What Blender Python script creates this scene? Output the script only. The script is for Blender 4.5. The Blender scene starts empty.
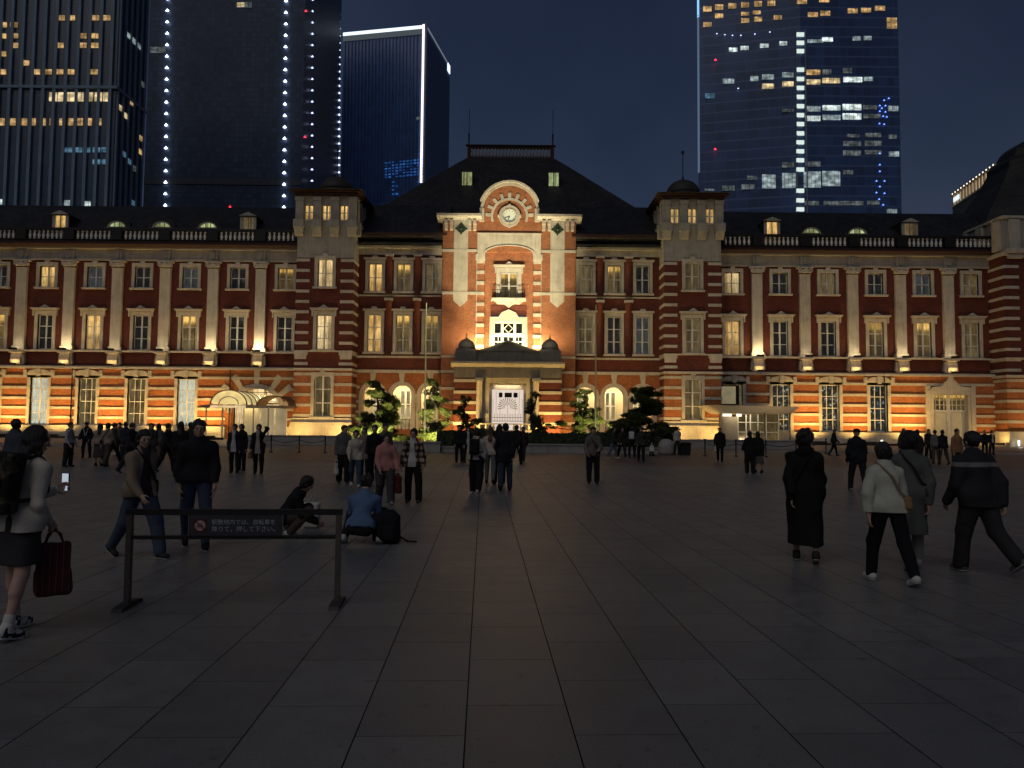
import bpy, math, random
import numpy as np
from mathutils import Vector, Matrix, Euler
random.seed(7); RNG = np.random.default_rng(11)
SC = bpy.context.scene
COL = SC.collection
R = math.radians
PI = math.pi

# ------------------------------------------------------------ camera
F_PX = 750.0; HC = 1.65
PITCH = math.atan(41/750.0); ROLL = R(0.53)
cam_d = bpy.data.cameras.new('camera'); cam = bpy.data.objects.new('camera', cam_d); COL.objects.link(cam)
cam_d.sensor_width = 36; cam_d.lens = 36*F_PX/1024
cam_d.clip_end = 4000; cam_d.clip_start = 0.1
CAMX = 0.4
cam.location = (CAMX, 0, HC)
rot = Matrix.Rotation(PI/2+PITCH, 3, 'X') @ Matrix.Rotation(ROLL, 3, 'Z')
cam.rotation_euler = rot.to_euler()
SC.camera = cam

def ray(px, py):
    return rot @ Vector(((px-512)/F_PX, -(py-384)/F_PX, -1))
def at(px, py, Y):
    "world point seen at a pixel on the vertical plane Y"
    d = ray(px, py); t = Y/d.y
    return Vector((CAMX+d.x*t, Y, HC+d.z*t))
def ground_at(px, py):
    d = ray(px, py); t = -HC/d.z
    return Vector((CAMX+d.x*t, d.y*t, 0))
def zf(yc, D=75.0):
    "height of a feature at image row yc above the centre, D metres away"
    return HC + D*math.tan(PITCH + math.atan((384-yc)/F_PX))

# ------------------------------------------------------------ objects
def obj(name, mesh, parent=None, loc=None):
    o = bpy.data.objects.new(name, mesh); COL.objects.link(o)
    if parent is not None: o.parent = parent
    if loc is not None: o.location = loc
    return o
def tag(o, label, cat, group=None):
    o['label'] = label; o['category'] = cat
    if group: o['group'] = group
    return o
def thing(name, label, cat, loc=(0,0,0), rz=0.0, group=None):
    o = obj(name, None, None, loc); o.rotation_euler = (0,0,rz)
    o.empty_display_size = .2
    return tag(o, label, cat, group)
def struct(o): o['kind'] = 'structure'; return o
def copy_tree(o, parent=None):
    c = o.copy(); COL.objects.link(c); c.parent = parent
    for ch in list(o.children): copy_tree(ch, c)
    return c

class MB:
    def __init__(s): s.v=[]; s.f=[]; s.m=[]; s.sm=[]
    def add(s, vs, fs, mi=0, smooth=False):
        b=len(s.v); s.v.extend([tuple(v) for v in vs])
        for f in fs: s.f.append(tuple(i+b for i in f)); s.m.append(mi); s.sm.append(smooth)
        return s
    def box(s, x0,x1,y0,y1,z0,z1, mi=0):
        if x0>x1:x0,x1=x1,x0
        if y0>y1:y0,y1=y1,y0
        if z0>z1:z0,z1=z1,z0
        vs=[(x0,y0,z0),(x1,y0,z0),(x1,y1,z0),(x0,y1,z0),(x0,y0,z1),(x1,y0,z1),(x1,y1,z1),(x0,y1,z1)]
        return s.add(vs,[(0,3,2,1),(4,5,6,7),(0,1,5,4),(1,2,6,5),(2,3,7,6),(3,0,4,7)],mi)
    def prism(s, pts, y0, y1, mi=0, plane='xz', smooth=False):
        "closed polygon (x,z) extruded along y (or (y,z) along x, (x,y) along z)"
        n=len(pts)
        P={'xz':lambda a,b,t:(a,t,b),'yz':lambda a,b,t:(t,a,b),'xy':lambda a,b,t:(a,b,t)}[plane]
        vs=[P(a,b,y0) for a,b in pts]+[P(a,b,y1) for a,b in pts]
        fs=[tuple(range(n)),tuple(range(2*n-1,n-1,-1))]
        s.add(vs,fs,mi)
        b=len(s.v)-2*n
        for i in range(n):
            j=(i+1)%n; s.f.append((b+i,b+n+i,b+n+j,b+j)); s.m.append(mi); s.sm.append(smooth)
        return s
    def tube(s, pts, rad, n=8, mi=0, smooth=True):
        pts=[Vector(p) for p in pts]
        if not hasattr(rad,'__len__'): rad=[rad]*len(pts)
        b=len(s.v); rings=len(pts); up=Vector((0,0,1))
        for i,p in enumerate(pts):
            t=(pts[min(i+1,rings-1)]-pts[max(i-1,0)]).normalized()
            a=t.cross(up) if abs(t.z)<.95 else t.cross(Vector((0,1,0)))
            a.normalize(); c=a.cross(t)
            for k in range(n):
                q=2*PI*k/n; s.v.append(tuple(p+(a*math.cos(q)+c*math.sin(q))*rad[i]))
        for i in range(rings-1):
            for k in range(n):
                l=(k+1)%n; s.f.append((b+i*n+k,b+i*n+l,b+(i+1)*n+l,b+(i+1)*n+k)); s.m.append(mi); s.sm.append(smooth)
        s.f.append(tuple(b+k for k in range(n))); s.m.append(mi); s.sm.append(False)
        s.f.append(tuple(b+(rings-1)*n+k for k in reversed(range(n)))); s.m.append(mi); s.sm.append(False)
        return s
    def lathe(s, prof, c=(0,0), n=24, mi=0, smooth=True, off=0.0):
        b=len(s.v)
        for r,z in prof:
            for k in range(n):
                q=2*PI*(k+off)/n; s.v.append((c[0]+r*math.cos(q),c[1]+r*math.sin(q),z))
        for i in range(len(prof)-1):
            for k in range(n):
                l=(k+1)%n; s.f.append((b+i*n+k,b+i*n+l,b+(i+1)*n+l,b+(i+1)*n+k)); s.m.append(mi); s.sm.append(smooth)
        s.f.append(tuple(b+k for k in reversed(range(n)))); s.m.append(mi); s.sm.append(False)
        s.f.append(tuple(b+(len(prof)-1)*n+k for k in range(n))); s.m.append(mi); s.sm.append(False)
        return s
    def ring(s, cx, cz, r0, r1, a0, a1, y0, y1, n=16, mi=0, rz=1.0):
        "arch band in the xz plane from angle a0 to a1 (degrees)"
        for i in range(n):
            p=R(a0+(a1-a0)*i/n); q=R(a0+(a1-a0)*(i+1)/n)
            C=lambda r,t,y:(cx+r*math.cos(t),y,cz+rz*r*math.sin(t))
            vs=[C(r0,p,y0),C(r1,p,y0),C(r1,q,y0),C(r0,q,y0),C(r0,p,y1),C(r1,p,y1),C(r1,q,y1),C(r0,q,y1)]
            fs=[(0,1,2,3),(4,7,6,5),(1,5,6,2),(3,7,4,0)]
            if i==0: fs.append((0,4,5,1))
            if i==n-1: fs.append((2,6,7,3))
            s.add(vs,fs,mi)
        return s
    def arch_fill(s, cx, zs, r, ztop, x0, x1, y0, y1, n=14, mi=0, rz=1.0):
        "wall between an arch (spring height zs, radius r) and the rectangle x0..x1 up to ztop, as a slab y0..y1"
        for i in range(n):
            p=PI*i/n; q=PI*(i+1)/n
            xa=cx+r*math.cos(p); xb=cx+r*math.cos(q); za=zs+rz*r*math.sin(p); zb=zs+rz*r*math.sin(q)
            s.prism([(xb,zb),(xa,za),(xa,ztop),(xb,ztop)],y0,y1,mi)
        if x0<cx-r: s.box(x0,cx-r,y0,y1,zs,ztop,mi)
        if x1>cx+r: s.box(cx+r,x1,y0,y1,zs,ztop,mi)
        return s
    def wall(s, x0,x1,z0,z1,y0,y1, holes, mi=0):
        "slab with rectangular holes (hx0,hx1,hz0,hz1)"
        zs=sorted(set([z0,z1]+[h for q in holes for h in (q[2],q[3]) if z0<h<z1]))
        for a,b in zip(zs,zs[1:]):
            m=(a+b)/2; cuts=sorted((q[0],q[1]) for q in holes if q[2]<m<q[3]); x=x0
            for c,d in cuts:
                if c>x: s.box(x,min(c,x1),y0,y1,a,b,mi)
                x=max(x,d)
            if x<x1: s.box(x,x1,y0,y1,a,b,mi)
        return s
    def mesh(s, name, mats):
        me=bpy.data.meshes.new(name); me.from_pydata(s.v,[],s.f)
        if not isinstance(mats,(list,tuple)): mats=[mats]
        for m in mats: me.materials.append(m)
        me.polygons.foreach_set('material_index',s.m); me.polygons.foreach_set('use_smooth',s.sm)
        me.update(); return me
    def build(s, name, mats, parent=None, loc=None): return obj(name, s.mesh(name,mats), parent, loc)

# ------------------------------------------------------------ materials
_mc={}
def srgb(r,g,b):
    f=lambda c:(c/255/12.92 if c/255<=.04045 else ((c/255+.055)/1.055)**2.4)
    return (f(r),f(g),f(b))
class NT:
    def __init__(s,name):
        s.m=bpy.data.materials.new(name); s.m.use_nodes=True; s.t=s.m.node_tree; s.t.nodes.clear()
        s.out=s.n('ShaderNodeOutputMaterial')
    def n(s,ty,**kw):
        x=s.t.nodes.new(ty)
        for k,v in kw.items():
            if k.startswith('i_'):
                key=k[2:].replace('_',' '); x.inputs[int(key) if key.isdigit() else key].default_value=v
            else: setattr(x,k,v)
        return x
    def l(s,a,b): s.t.links.new(a,b)
    def bsdf(s,rough=.8,metal=0,spec=.3,**kw):
        b=s.n('ShaderNodeBsdfPrincipled'); b.inputs['Roughness'].default_value=rough; b.inputs['Metallic'].default_value=metal
        b.inputs['Specular IOR Level'].default_value=spec; s.l(b.outputs[0],s.out.inputs[0]); s.b=b; return b
    def coord(s,kind='Object',scale=(1,1,1),loc=(0,0,0)):
        c=s.n('ShaderNodeTexCoord'); m=s.n('ShaderNodeMapping'); m.inputs['Scale'].default_value=scale; m.inputs['Location'].default_value=loc
        s.l(c.outputs[kind],m.inputs[0]); return m.outputs[0]
    def noise(s,vec,scale,detail=4,rough=.6):
        x=s.n('ShaderNodeTexNoise'); x.inputs['Scale'].default_value=scale; x.inputs['Detail'].default_value=detail; x.inputs['Roughness'].default_value=rough
        s.l(vec,x.inputs['Vector']); return x.outputs['Fac']
    def ramp(s,fac,stops):
        x=s.n('ShaderNodeValToRGB'); e=x.color_ramp.elements
        while len(e)<len(stops): e.new(.5)
        for i,(p,c) in enumerate(stops):
            e[i].position=p; e[i].color=(*c,1) if len(c)==3 else c
        s.l(fac,x.inputs[0]); return x.outputs[0]
    def mix(s,a,b,fac,blend='MIX'):
        x=s.n('ShaderNodeMix',data_type='RGBA',blend_type=blend)
        for k,v in ((6,a),(7,b),(0,fac)):
            if isinstance(v,(int,float)): x.inputs[k].default_value=v
            elif isinstance(v,tuple): x.inputs[k].default_value=(*v,1) if len(v)==3 else v
            else: s.l(v,x.inputs[k])
        return x.outputs[2]
    def math(s,op,a,b=0.0,c=None,clamp=False):
        x=s.n('ShaderNodeMath',operation=op,use_clamp=clamp)
        for k,v in enumerate((a,b,c)):
            if v is None: continue
            if isinstance(v,(int,float)): x.inputs[k].default_value=v
            else: s.l(v,x.inputs[k])
        return x.outputs[0]
    def bump(s,h,strength=.3,dist=.02):
        x=s.n('ShaderNodeBump'); x.inputs['Strength'].default_value=strength; x.inputs['Distance'].default_value=dist
        s.l(h,x.inputs['Height']); s.l(x.outputs[0],s.b.inputs['Normal'])
def mottled(name,c,var=.25,scale=3,rough=.8,bump=.2,spec=.3,metal=0,kind='Object',fine=40):
    "base colour with soft tone variation and fine grain"
    if name in _mc: return _mc[name]
    t=NT(name); t.bsdf(rough,metal,spec); v=t.coord(kind)
    a=t.noise(v,scale,5); g=t.noise(v,fine,3)
    f=t.math('ADD',t.math('MULTIPLY',a,.7),t.math('MULTIPLY',g,.3))
    lo=tuple(x*(1-var) for x in c); hi=tuple(min(1,x*(1+var)) for x in c)
    t.l(t.ramp(f,[(.3,lo),(.7,hi)]),t.b.inputs['Base Color'])
    if bump: t.bump(g,bump,.01)
    _mc[name]=t.m; return t.m
def emit(name,c,s):
    if name in _mc: return _mc[name]
    t=NT(name); e=t.n('ShaderNodeEmission'); e.inputs[0].default_value=(*c,1); e.inputs[1].default_value=s
    t.l(e.outputs[0],t.out.inputs[0]); t.m.cycles.emission_sampling='NONE' if s<3 else 'AUTO'; _mc[name]=t.m; return t.m
# ------------------------------------------------------------ world and sun (night: the city's weak glow)
w = bpy.data.worlds.new('World'); SC.world = w; w.use_nodes = True
nt = w.node_tree; bg = nt.nodes['Background']
sky = nt.nodes.new('ShaderNodeTexSky'); sky.sky_type='NISHITA'; sky.sun_disc=False
sky.sun_elevation=R(38); sky.sun_rotation=R(165); sky.air_density=1.3; sky.dust_density=.6; sky.ozone_density=3.0
tc = nt.nodes.new('ShaderNodeTexCoord')
nz = nt.nodes.new('ShaderNodeTexNoise'); nz.inputs['Scale'].default_value=2.2; nz.inputs['Detail'].default_value=4
nt.links.new(tc.outputs['Generated'], nz.inputs['Vector'])
rp = nt.nodes.new('ShaderNodeValToRGB'); rp.color_ramp.elements[0].position=.35; rp.color_ramp.elements[1].position=.7
rp.color_ramp.elements[0].color=(.60,.60,.84,1); rp.color_ramp.elements[1].color=(1.24,1.08,1.26,1)
mx = nt.nodes.new('ShaderNodeMix'); mx.data_type='RGBA'; mx.blend_type='MULTIPLY'; mx.inputs[0].default_value=1
nt.links.new(nz.outputs['Fac'], rp.inputs[0]); nt.links.new(sky.outputs[0], mx.inputs[6]); nt.links.new(rp.outputs[0], mx.inputs[7])
nt.links.new(mx.outputs[2], bg.inputs[0]); bg.inputs[1].default_value = .0115
sd = bpy.data.lights.new('sun','SUN'); sd.energy=.38; sd.angle=R(50); sd.color=(1,.955,.90)
so = bpy.data.objects.new('sun', sd); COL.objects.link(so); so.rotation_euler=(R(42),R(-14),R(-15)); so.location=(0,-20,60)
SC.view_settings.view_transform='Standard'; SC.view_settings.look='None'; SC.view_settings.exposure=0; SC.view_settings.gamma=1
SC.cycles.use_denoising=True; SC.cycles.max_bounces=5; SC.cycles.diffuse_bounces=2; SC.cycles.glossy_bounces=2; SC.cycles.transmission_bounces=3
SC.cycles.sample_clamp_indirect=2.0; SC.cycles.caustics_reflective=False; SC.cycles.caustics_refractive=False
SC.cycles.use_light_tree=True

# ------------------------------------------------------------ ground
def paving_material():
    t=NT('granite_paving'); t.bsdf(.62,0,.7)
    c=t.n('ShaderNodeTexCoord'); m=t.n('ShaderNodeMapping'); m.inputs['Rotation'].default_value=(0,0,R(90-2.14))
    m.inputs['Location'].default_value=(.2,.262,0); t.l(c.outputs['Object'],m.inputs[0])
    W,L=.583,.86
    def brick(mort,smooth):
        b=t.n('ShaderNodeTexBrick'); b.offset=.5; b.inputs['Scale'].default_value=1
        b.inputs['Brick Width'].default_value=L; b.inputs['Row Height'].default_value=W
        b.inputs['Mortar Size'].default_value=mort; b.inputs['Mortar Smooth'].default_value=smooth; b.inputs['Bias'].default_value=0
        b.inputs['Color1'].default_value=(.76,.76,.77,1); b.inputs['Color2'].default_value=(1.20,1.19,1.17,1); b.inputs['Mortar'].default_value=(1,1,1,1)
        t.l(m.outputs[0],b.inputs['Vector']); return b
    b=brick(.004,.2)
    # row joints (long lines) are wider than the cross joints
    sx=t.n('ShaderNodeSeparateXYZ'); t.l(m.outputs[0],sx.inputs[0])
    fr=t.math('FRACT',t.math('DIVIDE',sx.outputs[1],W)); ed=t.math('MINIMUM',fr,t.math('SUBTRACT',1.0,fr))
    line=t.math('SUBTRACT',1.0,t.math('SMOOTH_MIN',t.math('DIVIDE',ed,.009),1.0,.2),clamp=True)
    line=t.math('MULTIPLY',line,1.6,clamp=True)
    n1=t.noise(c.outputs['Object'],.35,5); n2=t.noise(c.outputs['Object'],90,3); n3=t.noise(c.outputs['Object'],4,5)
    base=t.ramp(n1,[(.3,(.118,.119,.117)),(.7,(.166,.167,.164))])
    g=t.ramp(n2,[(.35,(.72,.72,.72)),(.65,(1.22,1.22,1.22))]); s3=t.ramp(n3,[(.3,(.82,.82,.82)),(.6,(1.08,1.08,1.08))])
    # the roadway of brown blocks before the station
    so_=t.n('ShaderNodeSeparateXYZ'); t.l(c.outputs['Object'],so_.inputs[0])
    warm=t.math('MULTIPLY',t.math('GREATER_THAN',so_.outputs[1],31.5),t.math('LESS_THAN',so_.outputs[1],58))
    base=t.mix(base,(.135,.098,.078),warm)
    col=t.mix(base,g,1.0,'MULTIPLY'); col=t.mix(col,s3,1.0,'MULTIPLY'); col=t.mix(col,b.outputs['Color'],.58,'MULTIPLY')
    col=t.mix(col,(.035,.033,.03),t.math('MULTIPLY',b.outputs['Fac'],.5)); col=t.mix(col,(.008,.008,.008),line)
    sp=t.ramp(t.noise(c.outputs['Object'],7,2),[(.66,(1,1,1)),(.70,(.6,.6,.6))]); col=t.mix(col,sp,.8,'MULTIPLY')
    t.l(col,t.b.inputs['Base Color'])
    t.l(t.ramp(n3,[(.3,(.36,.36,.36)),(.7,(.52,.52,.52))]),t.b.inputs['Roughness'])
    jt=t.math('MAXIMUM',line,b.outputs['Fac']); t.l(t.math('MULTIPLY',t.math('SUBTRACT',1.0,jt,clamp=True),.7),t.b.inputs['Specular IOR Level'])
    h=t.math('SUBTRACT',t.math('MULTIPLY',n2,.45),t.math('MAXIMUM',line,b.outputs['Fac'])); t.bump(h,.5,.006)
    return t.m
M_PAVE=paving_material()
g=MB(); g.add([(-900,-200,0),(900,-200,0),(900,1400,0),(-900,1400,0)],[(0,1,2,3)]); struct(g.build('plaza_ground',M_PAVE))
# pale kerb line crossing the plaza on the left and the planted verge at the wall foot
M_KERB=mottled('kerb_granite',(.30,.28,.25),.2,2,.7)
k=MB()
k.box(-60,-13.5,48.6,48.85,0,.12); k.box(14,70,49.2,49.45,0,.12); struct(k.build('kerb',M_KERB))
M_SOIL=mottled('planting_soil',(.03,.025,.02),.3,3,.95)
s_=MB(); s_.box(-58,-28.6,71.9,73.9,0,.16); s_.box(20.9,41.2,71.9,73.9,0,.16); struct(s_.build('verge',M_SOIL))
# ------------------------------------------------------------ station materials
def brick_material(name,c):
    t=NT(name); t.bsdf(.8,0,.25)
    co=t.n('ShaderNodeTexCoord'); sx=t.n('ShaderNodeSeparateXYZ'); t.l(co.outputs['Object'],sx.inputs[0])
    cb=t.n('ShaderNodeCombineXYZ'); t.l(t.math('ADD',sx.outputs[0],sx.outputs[1]),cb.inputs[0]); t.l(sx.outputs[2],cb.inputs[1])
    b=t.n('ShaderNodeTexBrick'); b.inputs['Scale'].default_value=1; b.inputs['Brick Width'].default_value=.23; b.inputs['Row Height'].default_value=.085
    b.inputs['Mortar Size'].default_value=.006; b.inputs['Mortar Smooth'].default_value=.2
    b.inputs['Color1'].default_value=(*[x*.8 for x in c],1); b.inputs['Color2'].default_value=(*[x*1.2 for x in c],1); b.inputs['Mortar'].default_value=(c[0]*.9,c[1]*1.5,c[2]*1.7,1)
    t.l(cb.outputs[0],b.inputs['Vector'])
    n=t.noise(co.outputs['Object'],.9,6); n2=t.noise(co.outputs['Object'],7,4)
    g=t.ramp(t.math('ADD',t.math('MULTIPLY',n,.6),t.math('MULTIPLY',n2,.4)),[(.35,(.74,.70,.70)),(.62,(1.15,1.12,1.1))])
    t.l(t.mix(b.outputs['Color'],g,1,'MULTIPLY'),t.b.inputs['Base Color'])
    h=t.math('SUBTRACT',t.math('MULTIPLY',n2,.3),b.outputs['Fac']); t.bump(h,.35,.01); return t.m
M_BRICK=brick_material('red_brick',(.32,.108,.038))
M_BRICK_DIM=brick_material('shade_toned_brick',(.115,.03,.018))  # same brick, with the dimness of weakly lit walls put into its colour
M_BRICK_LIT=brick_material('flood_toned_brick',(.30,.112,.052))  # same brick again, the floodlit brightness of the pavilion put into its colour
def stone_material(name,c,rough=.75):
    t=NT(name); t.bsdf(rough,0,.3); co=t.n('ShaderNodeTexCoord')
    n=t.noise(co.outputs['Object'],1.1,6); n2=t.noise(co.outputs['Object'],22,4)
    mp=t.n('ShaderNodeMapping'); mp.inputs['Scale'].default_value=(3,3,.35); t.l(co.outputs['Object'],mp.inputs[0]); st=t.noise(mp.outputs[0],1.6,5)
    f=t.math('ADD',t.math('ADD',t.math('MULTIPLY',n,.4),t.math('MULTIPLY',n2,.25)),t.math('MULTIPLY',st,.35))
    t.l(t.ramp(f,[(.36,tuple(x*.66 for x in c)),(.52,c),(.66,tuple(min(.9,x*1.18) for x in c))]),t.b.inputs['Base Color']); t.bump(n2,.25,.02); return t.m
M_STONE=stone_material('pale_stone',(.46,.42,.34))
M_STONEG=stone_material('grey_stone',(.31,.29,.25))
M_STONED=stone_material('dark_weathered_stone',(.17,.155,.13))
M_WHITE=mottled('white_paint',(.62,.60,.54),.12,3,.5)
def slate():
    t=NT('black_slate'); t.bsdf(.55,0,.35); co=t.n('ShaderNodeTexCoord'); sx=t.n('ShaderNodeSeparateXYZ'); t.l(co.outputs['Object'],sx.inputs[0]); cb=t.n('ShaderNodeCombineXYZ'); t.l(sx.outputs[0],cb.inputs[0]); t.l(t.math('MULTIPLY',sx.outputs[2],1.5),cb.inputs[1])
    b=t.n('ShaderNodeTexBrick'); b.inputs['Scale'].default_value=1; b.inputs['Brick Width'].default_value=.42; b.inputs['Row Height'].default_value=.36; b.inputs['Mortar Size'].default_value=.02; b.inputs['Color1'].default_value=(.010,.010,.011,1); b.inputs['Color2'].default_value=(.026,.025,.026,1); b.inputs['Mortar'].default_value=(.004,.004,.004,1); t.l(cb.outputs[0],b.inputs['Vector'])
    n=t.ramp(t.noise(co.outputs['Object'],.5,5),[(.35,(.55,.55,.55)),(.65,(1.3,1.28,1.25))]); t.l(t.mix(b.outputs['Color'],n,1,'MULTIPLY'),t.b.inputs['Base Color']); h=t.math('SUBTRACT',1.0,b.outputs['Fac']); t.bump(h,.5,.02); return t.m
M_SLATE=slate()
M_COPPER=mottled('dark_copper',(.035,.03,.026),.4,3,.6)
M_CORN=mottled('brown_red_cornice',(.04,.018,.013),.3,3,.7)
M_DARKM=mottled('dark_bronze_metal',(.018,.017,.016),.3,6,.5,.1,.4,.5)
def pane(name,c,s,kind,gloss=.12):
    "window glass with what shows behind it: curtains, blinds or a dark room; dark panes glow faintly too, with reflections put into their colour"
    t=NT(name); b=t.bsdf(gloss,0,.5); b.inputs['Base Color'].default_value=(.012,.013,.014,1)
    co=t.n('ShaderNodeTexCoord'); sx=t.n('ShaderNodeSeparateXYZ'); t.l(co.outputs['Generated'],sx.inputs[0]); X,Z=sx.outputs[0],sx.outputs[2]
    oi=t.n('ShaderNodeObjectInfo').outputs['Random']
    mp=t.n('ShaderNodeMapping'); mp.inputs['Scale'].default_value=(7,1,.8); t.l(co.outputs['Object'],mp.inputs[0])
    fold=t.ramp(t.noise(mp.outputs[0],1.3,4),[(.3,(.45,.45,.45)),(.65,(1.15,1.15,1.15))])
    big=t.ramp(t.noise(co.outputs['Object'],.7,3),[(.35,(.55,.5,.42)),(.65,(1.1,1.1,1.1))])
    col=t.mix(c,fold,1,'MULTIPLY'); col=t.mix(col,big,1,'MULTIPLY')
    gp=t.math('LESS_THAN',t.math('ABSOLUTE',t.math('SUBTRACT',X,t.math('ADD',.1,t.math('MULTIPLY',oi,.8)))),.10); lv=t.ramp(oi,[(0,(.62,.60,.55)),(.35,(1.05,1,.95)),(.7,(.8,.82,.82)),(1,(1.2,1.15,1.1))])
    if kind in('warm','top','plain'): col=t.mix(col,lv,1,'MULTIPLY'); col=t.mix(col,(.38,.36,.34),t.math('MULTIPLY',gp,.75),'MULTIPLY')
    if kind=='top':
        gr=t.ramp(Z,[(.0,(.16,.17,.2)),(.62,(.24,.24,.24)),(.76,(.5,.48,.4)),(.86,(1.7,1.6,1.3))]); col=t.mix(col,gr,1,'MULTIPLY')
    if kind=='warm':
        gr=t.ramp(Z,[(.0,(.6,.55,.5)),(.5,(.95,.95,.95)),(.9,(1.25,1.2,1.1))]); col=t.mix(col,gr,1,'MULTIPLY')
    if kind=='blind':
        col=t.mix(c,t.ramp(t.noise(co.outputs['Object'],.9,3),[(.3,(.6,.6,.6)),(.7,(1.1,1.1,1.1))]),1,'MULTIPLY')
        wv=t.n('ShaderNodeTexWave'); wv.bands_direction='Z'; wv.inputs['Scale'].default_value=2.4; wv.inputs['Distortion'].default_value=.4; t.l(co.outputs['Object'],wv.inputs[0])
        col=t.mix(col,t.ramp(wv.outputs['Fac'],[(.2,(.7,.7,.7)),(.6,(1.1,1.1,1.1))]),.8,'MULTIPLY')
    if kind=='shop':
        v=t.noise(co.outputs['Object'],3.5,3); col=t.mix(col,t.ramp(v,[(.5,(.06,.06,.06)),(.62,(.5,.5,.5)),(.7,(3.5,3.4,3.0))]),1,'MULTIPLY')
    if kind=='dark':
        v=t.noise(co.outputs['Object'],1.7,3); col=t.mix(col,t.ramp(v,[(.45,(.5,.5,.5)),(.64,(1.2,1.2,1.2)),(.72,(6,6,5.5))]),1,'MULTIPLY')  # bright patches are painted reflections in the dark glass
    t.l(col,b.inputs['Emission Color']); b.inputs['Emission Strength'].default_value=s; t.m.cycles.emission_sampling='NONE'; return t.m
PANE={'warm':pane('pane_warm',(1,.66,.24),.95,'warm'),'pale':pane('pane_pale_warm',(1,.78,.42),1.0,'warm'),'top':pane('pane_lamp_at_top',(1,.68,.22),.6,'top'),
 'dim':pane('pane_dim_curtain',(.62,.46,.20),.23,'plain'),'dark':pane('pane_dark',(.3,.28,.22),.05,'dark'),'blue':pane('pane_bluish',(.35,.4,.42),.13,'plain'),
 'cool':pane('pane_cool_white',(.86,.93,.74),.72,'blind'),'shop':pane('pane_shop',(.8,.9,.8),.28,'shop'),'cyan':pane('pane_cyan_screen',(.35,.75,1),.2,'shop'),
 'loggia':pane('pane_loggia',(1,.8,.45),.5,'plain'),'green':pane('pane_green',(.75,.9,.45),.7,'plain')}
M_GLASSW=emit('back_lit_glass',(1,.82,.68),.78)

# ------------------------------------------------------------ the station (one thing; local origin at its door, x along the front, y into the building)
ST=thing('station_building','long red brick station with white stone bands and a clock over its middle','station',(0,75,0))
Z=lambda y,D=75.0: zf(y,D)
def part(mb,name,mats,parent=None): return mb.build(name,mats,parent or ST)
SASH=[M_STONE,M_WHITE]
def sash(m,x0,x1,z0,z1,y,cols=2,rows=3,b=.045,mi=1,top=None):
    m.box(x0,x0+.08,y,y+.07,z0,z1,mi); m.box(x1-.08,x1,y,y+.07,z0,z1,mi)
    m.box(x0+.08,x1-.08,y,y+.07,z1-.09,z1,mi); m.box(x0+.08,x1-.08,y,y+.07,z0,z0+.1,mi)
    for i in range(1,cols):
        c=x0+(x1-x0)*i/cols; bb=b*(1.7 if cols%2==0 and i==cols//2 else .6); m.box(c-bb,c+bb,y+.005,y+.065,z0+.1,z1-.09,mi)
    zr=[z0+(z1-z0)*j/rows for j in range(1,rows)] if top is None else top
    for zz in zr: m.box(x0+.08,x1-.08,y+.01,y+.06,zz-b*.8,zz+b*.8,mi)
def window(x,zc0,zc1,w,kind,y,style,D=75.0,cols=2,rows=3,fw=.3):
    "a window: stone surround, hood, sill and sash as one mesh; the glass is its child"
    z1,z0=Z(zc0,D),Z(zc1,D); m=MB(); h=w/2; p=.12
    if style!='arch':
        m.box(x-h-fw,x-h,y-p,y+.3,z0,z1); m.box(x+h,x+h+fw,y-p,y+.3,z0,z1); m.box(x-h-fw,x+h+fw,y-p-.01,y+.3,z1,z1+fw*1.15)
    m.box(x-h-fw-.12,x+h+fw+.12,y-.26,y+.3,z0-.18,z0)
    if style=='hood':
        zt=z1+fw*1.15; m.box(x-h-fw-.2,x+h+fw+.2,y-.3,y,zt+.04,zt+.16); m.box(x-h-fw-.3,x+h+fw+.3,y-.42,y,zt+.16,zt+.28)
        m.prism([(x-.55,zt+.28),(x+.55,zt+.28),(x+.3,zt+.42),(x,zt+.62),(x-.3,zt+.42)],y-.3,y-.02)
        for s in (-1,1): m.box(x+s*(h+fw+.02),x+s*(h+fw+.16),y-.24,y,zt-.5,zt+.04)
    if style=='flat':
        zt=z1+fw*1.15; m.box(x-.22,x+.22,y-p-.06,y,z1-.02,zt+.18)
    if style=='ground':
        zt=z1+fw*1.15; n=8; pts=[(x-h-fw-.1,zt)]+[(x-(h+.25)*math.cos(PI*i/n),zt+.12+.36*math.sin(PI*i/n)) for i in range(n+1)]+[(x+h+fw+.1,zt)]
        m.prism(pts,y-.2,y-.01); m.box(x-.2,x+.2,y-.32,y-.2,z1+.1,zt+.52)
        for s in (-1,1): m.box(x+s*(h+fw),x+s*(h+fw+.34),y-.24,y-.005,zt-.15,zt+.4)
    if style=='side':   # centre block: ears above
        zt=z1+fw*1.15; m.box(x-h-fw-.16,x+h+fw+.16,y-.28,y,zt+.02,zt+.2); m.prism([(x-.35,zt+.2),(x+.35,zt+.2),(x+.2,zt+.42),(x-.2,zt+.42)],y-.22,y-.02)
    if style=='arch':
        m.arch_fill(x,z1-h*.45,h,z1+fw,x-h-fw,x+h+fw,y-p,y+.3,12,0,.45); m.box(x-h-fw,x-h,y-p,y+.3,z0,z1-h*.45); m.box(x+h,x+h+fw,y-p,y+.3,z0,z1-h*.45)
        m.box(x-.22,x+.22,y-p-.1,y,z1-.05,z1+fw+.2)
    sash(m,x-h,x+h,z0,z1,y+.2,cols,rows)
    wd=part(m,'window',SASH)
    g=MB(); g.box(x-h+.01,x+h-.01,y+.285,y+.3,z0+.01,z1-.01); g.build('pane',PANE[kind],wd)
    return (x-h,x+h,z0,z1)

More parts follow.
